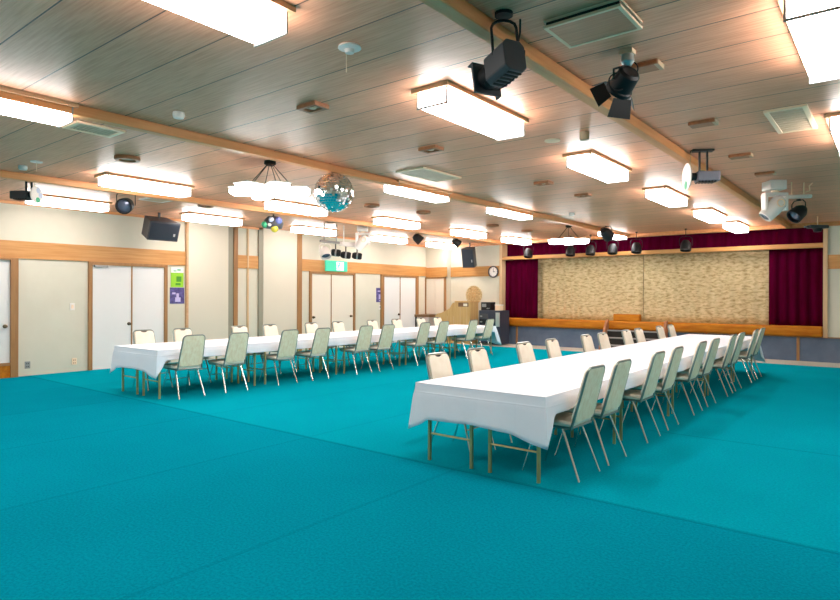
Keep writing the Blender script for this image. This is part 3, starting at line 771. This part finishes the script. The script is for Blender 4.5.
# cluster above the exit sign
moving_head((-10.15, 10.62, ZC), 'white moving-head spotlight above the green exit sign', 1.05)
t = thing('lighting_rail', 'white ceiling rail carrying two black lamps near the exit sign', 'lighting rail', (-10.55, 10.62, ZC))
MB().box(-0.06, 0.06, -0.36, 0.36, -0.50, -0.40).bevel(0.01, 1).build('rail', 'white', t)
for y in (-0.25, 0.25): MB().tube([(0, y, 0), (0, y, -0.41)], 0.012, 8).build('hanger_rod', 'white', t)
t = thing('lighting_rail', 'grey ceiling rail carrying a white and a black lamp near the exit sign', 'lighting rail', (-10.55, 9.93, ZC))
MB().tube([(0, -0.32, -0.43), (0, 0.28, -0.43)], 0.03, 10).build('rail', 'steel', t, True)
for y in (-0.2, 0.2): MB().tube([(0, y, 0), (0, y, -0.41)], 0.012, 8).build('hanger_rod', 'steel', t)
par((-10.55, 9.76, 2.735), 0.22, (0.5, -0.2, -0.8), 0.13, 'white spotlight beside three small black lamps near the exit sign', 'white', 'white')
for y, z, lb in ((10.10, 2.735, 'first'), (10.44, 2.695, 'second'), (10.83, 2.695, 'third')):
    t = thing('spotlight', 'small black barrel lamp near the exit sign, %s after the white spotlight' % lb, 'spotlight', (-10.55, y, z), 0, 'black barrel lamps')
    MB().tube([(0, 0, 0), (0, 0, -0.17)], 0.014, 8).build('hanger_rod', 'black', t)
    A = Matrix.Translation((0, -0.02, -0.21)) @ aim_matrix((0.62, -0.75, 0.0))
    A = Matrix.Translation((0, 0, -0.21)) @ aim_matrix((0.785, 0.62, -0.12))
    MB().lathe([(0, -0.12), (0.06, -0.12), (0.085, -0.07), (0.085, 0.08), (0.07, 0.12), (0, 0.12)], 18, A).build('lamp_can', 'black', t, True)
    MB().lathe([(0.0865, -0.01), (0.09, -0.01), (0.09, 0.03), (0.0865, 0.03)], 18, A).build('lamp_band', 'steel', t, True)
# lamps nearer the stage
par((-9.72, 12.2, ZC), 0.22, (0.5, 0.5, -0.6), 0.12, 'black spotlight at the end of the box lights over the wall-side tables')
par((-9.9, 14.2, ZC), 0.17, (0.5, 0.7, -0.5), 0.11, 'small black spotlight just before the corner loudspeaker')
par((-5.55, 14.3, ZC), 0.18, (0.2, 0.8, -0.5), 0.14, 'black spotlight next to the hanging lamp close to the stage')
for k, x in enumerate((-8.59, -7.26, -6.67, -6.05, -5.41, -4.18)):
    par((x, 16.05, ZC), 0.42, (0.05, -0.25, -0.9), 0.13, 'black spotlight in front of the stage valance, %s from the wall clock' % ordn[k], L=0.26)['group'] = 'stage-edge spotlights'

# ------------------------------------------------------------------ loudspeakers
def loudspeaker(loc, rz, tilt, w, h, dd, label, hang):
    t = thing('loudspeaker', label, 'loudspeaker', loc, rz)
    T = Matrix.Translation((0, 0, -hang-h/2)) @ Matrix.Rotation(tilt, 4, 'X')
    T2 = T @ Matrix(((1,0,0,0),(0,1,0,0),(0,0,1,-h/2),(0,0,0,1)))
    poly = [(-w/2, -dd/2), (w/2, -dd/2), (w/2*0.72, dd/2), (-w/2*0.72, dd/2)]
    MB().prism(poly, h, T2).bevel(0.015, 2).build('cabinet', 'char', t)
    MB().box(-w/2+0.025, w/2-0.025, -dd/2-0.012, -dd/2, -h/2+0.03, h/2-0.03, T).bevel(0.005, 1).build('speaker_grille', 'grille', t)
    MB().box(w*0.30, w*0.36, -dd/2-0.018, -dd/2-0.011, -h*0.22, -h*0.08, T).build('badge', 'silver', t)
    MB().tube([(0, 0, 0), (0, 0, -hang-h*0.2)], 0.025, 10).build('bracket', 'char', t)
loudspeaker((-11.95, 6.45, ZC), R(90), R(20), 0.66, 0.40, 0.44, 'wide black loudspeaker hung over the double white door', 0.13)
t_sp = loudspeaker((-10.78, 16.22, ZC), R(10), R(14), 0.42, 0.62, 0.34, 'tall black loudspeaker in the corner near the wall clock', 0.15)

# ------------------------------------------------------------------ wall things
t = thing('wall_clock', 'round white wall clock with dark rim beside the stage', 'clock', (-10.10, YS-0.03, 2.27))
A = Matrix.Rotation(R(90), 4, 'X')
MB().lathe([(0.15, 0), (0.185, 0), (0.185, 0.045), (0.16, 0.05), (0.15, 0.03)], 32, A).build('clock_rim', 'char', t, True)
MB().lathe([(0, 0), (0.155, 0), (0.155, 0.02), (0, 0.02)], 28, A).build('clock_face', 'white', t)
b = MB(); b.box(-0.006, 0.006, -0.026, -0.021, -0.01, 0.11); b.build('minute_hand', 'black', t)
b = MB(); b.box(-0.01, 0.07, -0.029, -0.026, -0.007, 0.007); b.build('hour_hand', 'black', t)
b = MB()
for k in range(12):
    b.box(-0.004, 0.004, -0.023, -0.019, 0.12, 0.142, Matrix.Rotation(k*math.pi/6, 4, 'Y'))
b.build('hour_marks', 'black', t)
t = thing('wicker_tray', 'round woven tray on the front wall above the oak lectern', 'wicker tray', (-10.85, YS, 1.53))
b = MB(); b.lathe([(0, 0.0), (0.30, 0.0), (0.31, 0.04), (0.28, 0.045), (0.24, 0.02), (0, 0.02)], 30, A); b.build('woven_disc', 'wicker', t, True)
b = MB()
for k in range(16):
    a = k*math.pi/8
    b.tube([(0.03*math.cos(a), -0.024, 0.03*math.sin(a)), (0.26*math.cos(a+0.4), -0.03, 0.26*math.sin(a+0.4))], 0.006, 5)
for rr in (0.08, 0.15, 0.21): b.tube(arc((0, -0.026, 0), rr, 0, 2*math.pi, 24, (1,0,0), (0,0,1)), 0.005, 5, cap=False)
b.build('woven_ribs', 'oak', t)
# exit sign
t = thing('exit_sign', 'lit green exit sign with running figure above the double door', 'exit sign', (XW+0.03, 12.08, 2.34))
MB().box(0, 0.06, -0.42, 0.42, -0.15, 0.15).bevel(0.008, 1).build('sign_box', 'exitgreen', t)
MB().box(0.06, 0.066, -0.02, 0.26, -0.12, 0.12).build('doorway_symbol', 'exitwhite', t)
b = MB(); F = Matrix(((0,0,1,0.066),(1,0,0,0),(0,1,0,0),(0,0,0,1)))
b.lathe([(0, 0), (0.028, 0), (0.028, 0.004), (0, 0.004)], 12, F @ Matrix.Translation((0.09, 0.075, 0)))
for pts in ([(0.09,0.05),(0.05,0.045),(0.03,-0.02),(0.07,-0.03)], [(0.03,-0.02),(0.07,-0.03),(0.12,-0.055),(0.10,-0.11),(0.085,-0.105),(0.095,-0.065)], [(0.03,-0.02),(0.05,-0.03),(0.02,-0.07),(-0.05,-0.08),(-0.05,-0.065),(0.0,-0.055)], [(0.08,0.045),(0.15,0.005),(0.14,-0.01),(0.075,0.02)], [(0.05,0.045),(0.0,0.04),(-0.02,0.0),(-0.005,-0.005),(0.01,0.025),(0.045,0.02)]):
    b.prism(pts, 0.004, F)
b.build('running_figure', 'exitgreen', t)
# posters
t = thing('poster', 'lime green poster with white heading beside the double white door', 'poster', (XW, 7.25, 1.92))
MB().box(0, 0.008, -0.15, 0.15, -0.24, 0.20).build('sheet', 'lime', t)
MB().box(0.008, 0.010, -0.15, 0.15, 0.08, 0.20).build('heading', 'paper', t)
b = MB()
for (y0, y1, z0, z1) in ((-0.09, -0.02, 0.11, 0.13), (0.0, 0.08, 0.13, 0.16)): b.box(0.010, 0.0115, y0, y1, z0, z1)
b.build('heading_print', 'green', t)
b = MB()
for (y0, y1, z0, z1) in ((-0.02, 0.10, -0.12, 0.0), (-0.04, 0.08, -0.20, -0.15)): b.box(0.008, 0.010, y0, y1, z0, z1)
b.build('printing', 'darkgreen', t)
t = thing('poster', 'violet poster under the lime green one, beside the double white door', 'poster', (XW, 7.25, 1.50))
MB().box(0, 0.008, -0.17, 0.17, -0.19, 0.17).build('sheet', 'violet', t)
b = MB(); b.box(0.008, 0.010, -0.05, 0.08, -0.15, -0.05); b.box(0.008, 0.010, -0.02, 0.04, -0.05, 0.04); b.box(0.008, 0.010, -0.12, -0.04, 0.02, 0.06); b.build('printing', 'lilac', t)
t = thing('poster', 'small dark violet notice between the two far double doors', 'poster', (XW, 13.98, 1.52))
MB().box(0, 0.008, -0.15, 0.15, -0.22, 0.22).build('sheet', 'violet', t)
b = MB(); b.box(0.008, 0.010, -0.04, 0.05, -0.13, 0.02); b.box(0.008, 0.010, -0.08, 0.08, 0.10, 0.14); b.box(0.008, 0.010, -0.02, 0.08, -0.19, -0.16); b.build('printing', 'lilac', t)
t = thing('wall_switch', 'white switch plate under the small violet notice', 'switch', (XW, 14.02, 1.14))
MB().box(0, 0.012, -0.07, 0.07, -0.07, 0.07).build('switch_plate', 'white', t)
MB().box(0.012, 0.018, -0.04, 0.04, -0.03, 0.04).build('switch_rocker', 'socket', t)
t = thing('wall_switch', 'white switch plate on the wall between the two white doors', 'switch', (XW, 5.06, 1.27))
MB().box(0, 0.012, -0.045, 0.045, -0.07, 0.07).bevel(0.003, 1).build('switch_plate', 'white', t)
MB().box(0.012, 0.018, -0.02, 0.02, -0.035, 0.035).build('switch_rocker', 'ivory', t)
for y, m1, m2, lb in ((4.29, 'socket', 'dark', 'grey power socket low on the wall by the sliding door'), (5.10, 'ivory', 'fitting', 'ivory power socket low on the wall by the double white door')):
    t = thing('wall_socket', lb, 'socket', (XW, y, 0.20))
    MB().box(0, 0.012, -0.045, 0.045, -0.065, 0.065).bevel(0.003, 1).build('socket_plate', m1, t)
    b = MB()
    for z in (-0.03, 0.025):
        b.box(0.012, 0.014, -0.02, -0.008, z-0.012, z+0.012); b.box(0.012, 0.014, 0.008, 0.02, z-0.012, z+0.012)
    b.build('socket_holes', m2, t)

# ------------------------------------------------------------------ corner furniture
t = thing('lectern', 'oak lectern with stepped curved side in the corner by the stage', 'lectern', (-10.97, 16.0, 0))
prof = [(0.50, 0), (0.50, 1.31), (-0.02, 1.31), (-0.14, 1.27), (-0.20, 1.20), (-0.26, 1.10), (-0.36, 1.05), (-0.48, 1.0), (-0.60, 0.95), (-0.76, 0.92), (-0.84, 0.85), (-0.76, 0.76), (-0.72, 0)]
F = Matrix(((1,0,0,0),(0,0,-1,0.25),(0,1,0,0),(0,0,0,1)))
MB().prism(prof, 0.5, F).build('lectern_body', 'oak', t)
MB().box(-0.06, 0.54, -0.28, 0.28, 1.31, 1.345).bevel(0.008, 1).build('lectern_top', 'oak', t)
MB().box(0.08, 0.46, -0.262, -0.25, 1.16, 1.29).build('shelf_opening', 'tablewood', t)
MB().box(0.28, 0.42, -0.275, -0.262, 1.18, 1.26).build('paper_tray', 'cream', t)
b = MB()
for x in (-0.35, -0.1, 0.15, 0.40): b.box(x-0.008, x+0.008, -0.258, -0.25, 0.05, 1.15 if x > 0 else 0.85)
b.build('panel_strips', 'lightpost', t)
t = thing('low_cabinet', 'low pale cabinet with dark top beside the oak lectern', 'cabinet', (-12.33, 15.98, 0))
MB().box(-0.27, 0.27, -0.25, 0.25, 0, 0.80).build('body', 'pinkwhite', t)
MB().box(-0.31, 0.31, -0.28, 0.28, 0.80, 0.88).build('top_board', 'tablewood', t)
MB().box(-0.285, -0.22, -0.262, -0.25, 0, 0.80).build('side_stile', 'dark', t)
for s in (-1, 1): MB().box(0.01 if s > 0 else -0.21, 0.25 if s > 0 else -0.01, -0.265, -0.25, 0.05, 0.77).build('door', 'pinkwhite', t)
t = thing('amplifier_rack', 'dark blue-grey amplifier rack standing at the stage corner', 'amplifier rack', (-9.74, 16.02, 0)); t.scale = (0.82, 1, 1)
MB().box(-0.02, 0.44, -0.3, 0.3, 0.03, 1.06).bevel(0.01, 1).build('speaker_cabinet', 'rack', t)
MB().box(-0.46, -0.03, -0.28, 0.3, 0.03, 1.06).bevel(0.01, 1).build('rack_case', 'rack', t)
for k in range(5):
    q = MB().box(-0.43, -0.06, -0.30, -0.28, 0.14+0.17*k, 0.28+0.17*k).build('amplifier_unit', 'black' if k % 2 else 'char', t)
    MB().box(-0.40, -0.30, -0.306, -0.30, 0.18+0.17*k, 0.22+0.17*k).build('display', 'steel', q)
MB().box(0.30, 0.46, -0.33, -0.30, 0.58, 1.0).build('silver_panel', 'silver', t)
b = MB()
for k in range(6): b.box(0.02, 0.28, -0.304, -0.30, 0.20+0.13*k, 0.21+0.13*k)
b.build('grille_lines', 'char', t)
t = thing('mixer', 'small black device standing on the amplifier rack', 'audio device', (-9.92, 15.96, 1.06))
MB().box(-0.17, 0.17, -0.15, 0.15, 0, 0.25).bevel(0.01, 1).build('housing', 'black', t)
MB().box(-0.13, 0.02, -0.156, -0.15, 0.10, 0.20).build('display', 'socket', t)
for k in range(3): MB().lathe([(0, 0), (0.016, 0), (0.014, 0.018), (0, 0.018)], 10, Matrix.Translation((0.06+0.035*k, -0.15, 0.06)) @ Matrix.Rotation(R(90), 4, 'X')).build('dial', 'silver', t)
t = thing('small_box', 'small pale box standing on the amplifier rack by the curtain', 'box', (-9.55, 15.99, 1.06))
MB().box(-0.10, 0.10, -0.08, 0.08, 0, 0.15).bevel(0.006, 1).build('box_body', 'ivory', t)
MB().box(-0.105, 0.105, -0.085, 0.085, 0.15, 0.18).build('lid', 'white', t)

# ------------------------------------------------------------------ tables and cloths
TL = 1.80
def make_table():
    t = thing('folding_table', 'x', 'table')
    MB().box(-0.308, 0.308, -TL/2+0.005, TL/2-0.005, 0.672, 0.70).bevel(0.004, 1).build('tabletop', 'tablewood', t)
    b = MB()
    b.box(-0.25, -0.232, -0.80, 0.80, 0.60, 0.672); b.box(0.232, 0.25, -0.80, 0.80, 0.60, 0.672)
    b.box(-0.232, 0.232, -0.80, -0.782, 0.60, 0.672); b.box(-0.232, 0.232, 0.782, 0.80, 0.60, 0.672)
    b.build('apron', 'tablewood', t)
    for sy in (-1, 1):
        for sx in (-1, 1):
            MB().box(sx*0.228-0.012, sx*0.228+0.012, sy*0.825-0.012, sy*0.825+0.012, 0, 0.672).build('leg', 'tableleg', t)
        MB().tube([(-0.215, sy*0.825, 0.245), (0.215, sy*0.825, 0.245)], 0.009, 8).build('crossbar', 'tableleg', t)
    b = MB()
    for x in (-0.14, 0, 0.14): b.tube([(x, -0.78, 0.57), (x, 0.78, 0.57)], 0.006, 6)
    for y in (-0.78, 0, 0.78): b.tube([(-0.22, y, 0.565), (0.22, y, 0.565)], 0.006, 6)
    for y in (-0.78, 0.78):
        for x in (-0.2, 0.2): b.tube([(x, y, 0.565), (x, y, 0.68)], 0.006, 6)
    b.build('wire_shelf', 'tableleg', t)
    return t
tab0 = make_table(); used = [False]
def place_table(x, y, label):
    if not used[0]: tab0.location = (x, y, 0); tab0['label'] = label; tab0['group'] = 'folding tables'; used[0] = True; return tab0
    return dup(tab0, (x, y, 0), 0, label, 'folding tables')

def make_cloth(cx, y0, y1, label, seed, end_drop=0.30, side_drop=0.135, tip=0.40):
    """white cloth over a double row of tables; origin on the floor at the centre"""
    rnd = random.Random(seed)
    hw = 0.638; hl = (y1-y0)/2; zt = 0.708; rr = 0.018
    b = MB(); bm = b.bm
    per = []   # perimeter points: (x, y, nx, ny, drop)
    def sm(a): a = max(0.0, min(1.0, a)); return a*a*(3-2*a)
    def drop(x, y):
        de = hl - abs(y); ds = hw - abs(x)      # distance from the end edge / side edge
        return de, ds
    step = 0.03
    nE = int(2*hw/step); nS = int(2*hl/step)
    def end_d(x, far):
        base = 0.10 if far else 0.0
        q = x/hw
        ks = ((-1, 0.41), (-0.78, 0.305), (0.0, 0.287), (0.55, 0.31), (1, 0.385))
        for (a0, d0), (a1, d1) in zip(ks, ks[1:]):
            if q <= a1 + 1e-6:
                return base + d0 + (d1-d0)*(q-a0)/(a1-a0)
        return base + 0.385
    def side_d(u, far):
        t_ = 0.385 + (0.10 if far else 0)
        a = max(0.0, 1-u/0.10)
        return side_drop + (t_-side_drop)*a
    for i in range(nE): # near end, -y, going +x
        x = -hw + 2*hw*i/nE; per.append((x, -hl, 0, -1, end_d(x, False)))
    for i in range(nS):
        y = -hl + 2*hl*i/nS; per.append((hw, y, 1, 0, side_d(hl-abs(y), y > 0)))
    for i in range(nE):
        x = hw - 2*hw*i/nE; per.append((x, hl, 0, 1, end_d(x, True)))
    for i in range(nS):
        y = hl - 2*hl*i/nS; per.append((-hw, y, -1, 0, side_d(hl-abs(y), y > 0)))
    N = len(per); NR = 9; rings = []
    k1, k2, k3 = rnd.uniform(0, 6), rnd.uniform(0, 6), rnd.uniform(0, 6)
    for j in range(NR+1):
        f = j/NR; ring = []
        for i, (x, y, nx, ny, dd) in enumerate(per):
            s = x*3.1*abs(ny) + y*3.1*abs(nx)
            cd = min(abs(hw-abs(x)) + abs(hl-abs(y)), 0.3)
            corner = 1 - sm(cd/0.10)
            wv = (math.sin(s*2.3+k1) + 0.6*math.sin(s*4.1+k2) + 0.4*math.sin(s*9+k3))
            dx, dy = nx, ny
            if corner > 0:
                sx = 1 if x > 0 else -1; sy = 1 if y > 0 else -1
                dx = nx*(1-corner) + sx*0.75*corner; dy = ny*(1-corner) + sy*0.75*corner
            out = 0.02*min(1, f*4) + f*dd*(0.24 if ny > 0 else 0.09) + f*0.006*wv + corner*f*0.02
            zz = zt - 0.012*min(1, f*4) - dd*f
            if f == 0: out = 0.012
            ring.append(bm.verts.new((x+dx*out, y+dy*out, zz)))
        rings.append(ring)
    for a, c in zip(rings, rings[1:]):
        for i in range(N): bm.faces.new((a[i], c[i], c[(i+1)%N], a[(i+1)%N]))
    # top
    ny_ = max(2, nS); 
    grid = []
    inner = [bm.verts.new((x*0.985, y*(1-0.009/hl), zt+0.0025)) for (x, y, nx, ny, dd) in per]
    for i in range(N): bm.faces.new((inner[i], rings[0][i], rings[0][(i+1)%N], inner[(i+1)%N]))
    # strips across the top between matching side points (creased where the cloth was folded)
    def left(i): return inner[(2*nE + 2*nS - i) % N] if i > 0 else inner[0]
    mids = []
    for i in range(nS+1):
        r_ = inner[nE+i]; l_ = inner[(N - i) % N]
        row = [l_]
        for k in range(1, nE):
            if i == 0: row.append(inner[k])
            elif i == nS: row.append(inner[nE+nS+(nE-k)])
            else:
                x = l_.co.x + (r_.co.x-l_.co.x)*k/nE
                z = zt+0.0025 + (0.0035 if k in (nE//2,) else 0.0) + (0.003 if i % 30 == 15 else 0)
                row.append(bm.verts.new((x, r_.co.y, z)))
        row.append(r_); mids.append(row)
    for a, c in zip(mids, mids[1:]):
        for k in range(nE): bm.faces.new((a[k], a[k+1], c[k+1], c[k]))
    o = b.build('tablecloth', 'cloth', None, True, loc=(cx, (y0+y1)/2, 0))
    for p in o.data.polygons: p.use_smooth = True
    so = o.modifiers.new('solid', 'SOLIDIFY'); so.thickness = 0.003; so.offset = 1
    tag(o, label, 'tablecloth')
    return o
# creases pressed into the cloth
def crease_material():
    m = M['cloth']; nt = m.node_tree; b = nt.nodes['Principled BSDF']
    tc = node(nt, 'ShaderNodeTexCoord'); sx = node(nt, 'ShaderNodeSeparateXYZ'); nt.links.new(tc.outputs['Object'], sx.inputs[0])
    def ln(sock, off, per, w):
        f = mth(nt, 'FRACT', mth(nt, 'DIVIDE', mth(nt, 'ADD', sock, off), per))
        e = mth(nt, 'ABSOLUTE', mth(nt, 'SUBTRACT', f, 0.5))
        return mth(nt, 'MULTIPLY', mth(nt, 'MAXIMUM', mth(nt, 'SUBTRACT', w/per, e), 0), per/w)
    h = mth(nt, 'ADD', mth(nt, 'ADD', ln(sx.outputs['X'], 50.18, 0.36, 0.012), ln(sx.outputs['Y'], 50.3, 0.62, 0.012)), ln(sx.outputs['Z'], 0.42, 0.30, 0.010))
    n = node(nt, 'ShaderNodeTexNoise'); n.inputs['Scale'].default_value = 5; n.inputs['Detail'].default_value = 4
    nt.links.new(tc.outputs['Object'], n.inputs['Vector'])
    h = mth(nt, 'ADD', mth(nt, 'MULTIPLY', h, 0.35), mth(nt, 'MULTIPLY', n.outputs['Fac'], 1.2))
    bp = node(nt, 'ShaderNodeBump'); bp.inputs['Strength'].default_value = 0.35; bp.inputs['Distance'].default_value = 0.010
    nt.links.new(h, bp.inputs['Height']); nt.links.new(bp.outputs[0], b.inputs['Normal'])
crease_material()

rows_t = [(-8.93, 4.46, 1.86, 'wall-side', 'door side', 'aisle side'), (-2.81, 4.33, 1.84, 'mid-room', 'aisle side', 'open carpet side')]
for cx, ys, PT, rn, sa, sb in rows_t:
    for k in range(5):
        for sgn, sd in ((-1, sa), (1, sb)):
            place_table(cx + sgn*0.322, ys + PT*k + TL*0.5, 'folding table under the %s cloth, %s, %s from the stage' % (rn, sd, ordn[4-k]))
    make_cloth(cx, ys, ys+4*PT+TL, 'long white cloth over the %s tables' % rn, len(rn))

# ------------------------------------------------------------------ chairs (front along +x)
def make_chair():
    t = thing('banquet_chair', 'x', 'chair')
    b = MB(); b.box(-0.20, 0.235, -0.20, 0.20, 0.425, 0.475)
    b.bevel(0.024, 3).build('seat', 'cream', t, True)
    b = MB(); b.tube([(-0.19, -0.185, 0.42), (0.19, -0.185, 0.42), (0.21, -0.165, 0.42), (0.21, 0.165, 0.42), (0.19, 0.185, 0.42), (-0.19, 0.185, 0.42), (-0.19, -0.185, 0.42)], 0.012, 8)
    b.build('seat_frame', 'tube', t, True)
    tilt = math.atan2(0.124, 0.46)
    # back plane: local (u across, v up, w forward)
    B = Matrix.Translation((-0.205, 0, 0.465)) @ Matrix.Rotation(-tilt, 4, 'Y') @ Matrix(((0,0,1,0),(1,0,0,0),(0,1,0,0),(0,0,0,1)))
    def outline(wb, wt, h, rad, notch, v0=0.0):
        pts = [(-wb, v0+0.03), (-wb+0.03, v0), (wb-0.03, v0), (wb, v0+0.03)]
        for k in range(7):
            a = k/6*math.pi/2; pts.append((wt-rad+rad*math.cos(a), h-rad+rad*math.sin(a)))
        if notch:
            for k in range(7):
                a = math.pi*k/6; pts.append((0.062*math.cos(a), h+0.003-0.026*math.sin(a)))
        for k in range(7):
            a = math.pi/2+k/6*math.pi/2; pts.append((-wt+rad+rad*math.cos(a), h-rad+rad*math.sin(a)))
        return pts
    q = MB().prism(outline(0.178, 0.158, 0.452, 0.05, True), 0.030, B @ Matrix.Translation((0, 0, 0.0)))
    q.bevel(0.007, 2).build('backrest', 'cream', t, True)
    sh = MB().prism(outline(0.182, 0.163, 0.462, 0.05, False), 0.010, B @ Matrix.Translation((0, 0, -0.011)))
    sh.bevel(0.003, 1).build('back_shell', 'sage', t, True)
    grip = [(0.058*math.cos(math.pi*k/8), 0.449-0.024*math.sin(math.pi*k/8)) for k in range(9)]
    MB().prism(grip, 0.012, B @ Matrix.Translation((0, 0, 0.0))).build('hand_grip', 'dark', t)
    pts = [Vector((-0.192, -0.06, 0)), Vector((-0.185, 0.03, 0))]
    wt, h, rad = 0.170, 0.468, 0.055
    for k in range(7):
        a = math.pi - k/6*math.pi/2; pts.append(Vector((-wt+rad+rad*math.cos(a), h-rad+rad*math.sin(a), 0)))
    for k in range(7):
        a = math.pi/2 - k/6*math.pi/2; pts.append(Vector((wt-rad+rad*math.cos(a), h-rad+rad*math.sin(a), 0)))
    pts += [Vector((0.185, 0.03, 0)), Vector((0.192, -0.06, 0))]
    MB().tube([B @ p for p in pts], 0.0115, 8).build('back_frame', 'tube', t, True)
    for s in (-1, 1):
        MB().tube([(0.12, s*0.17, 0.42), (0.25, s*0.20, 0.0)], 0.011, 8, radii=[0.0125, 0.010]).build('leg', 'chrome', t, True)
        MB().tube([(-0.10, s*0.17, 0.42), (-0.265, s*0.20, 0.0)], 0.011, 8, radii=[0.0125, 0.010]).build('leg', 'chrome', t, True)
    MB().tube([(0.178, -0.183, 0.24), (0.178, 0.183, 0.24)], 0.007, 6).build('stretcher', 'chrome', t, True)
    return t
chair0 = make_chair(); cu = [False]
def place_chair(x, y, rz, label, group):
    if not cu[0]:
        cu[0] = True; chair0.location = (x, y, 0); chair0.rotation_euler = (0, 0, rz); chair0['label'] = label; chair0['group'] = group; return
    dup(chair0, (x, y, 0), rz, label, group)
CH = [
    (-2.27, math.pi, 'open carpet side', 'mid-room', [4.83, 5.45, 6.50, 7.24, 8.34, 9.07, 10.18, 10.84, 12.03, 12.66]),
    (-3.35, 0.0, 'aisle side', 'mid-room', [4.90, 5.64, 6.74, 7.52, 8.67, 9.28, 10.34, 11.01, 12.19, 12.96]),
    (-8.35, math.pi, 'aisle side', 'wall-side', [4.88, 5.63, 6.65, 7.38, 8.51, 9.15, 10.36, 11.07, 12.28, 13.02]),
    (-9.49, 0.0, 'door side', 'wall-side', [5.02, 5.72, 6.88, 7.60, 8.68, 9.47, 10.58, 11.45, 12.45, 13.18]),
]
for x, rz, side, rn, ysl in CH:
    for k, y in enumerate(ysl):
        back = 'sage-backed' if rz else 'cream'
        place_chair(x + random.uniform(-0.012, 0.012), y, rz + R(random.uniform(-2, 2)),
                    '%s banquet chair, %s from the stage, %s of the %s tables' % (back, ordn[9-k], side, rn), 'banquet chairs at the long tables')
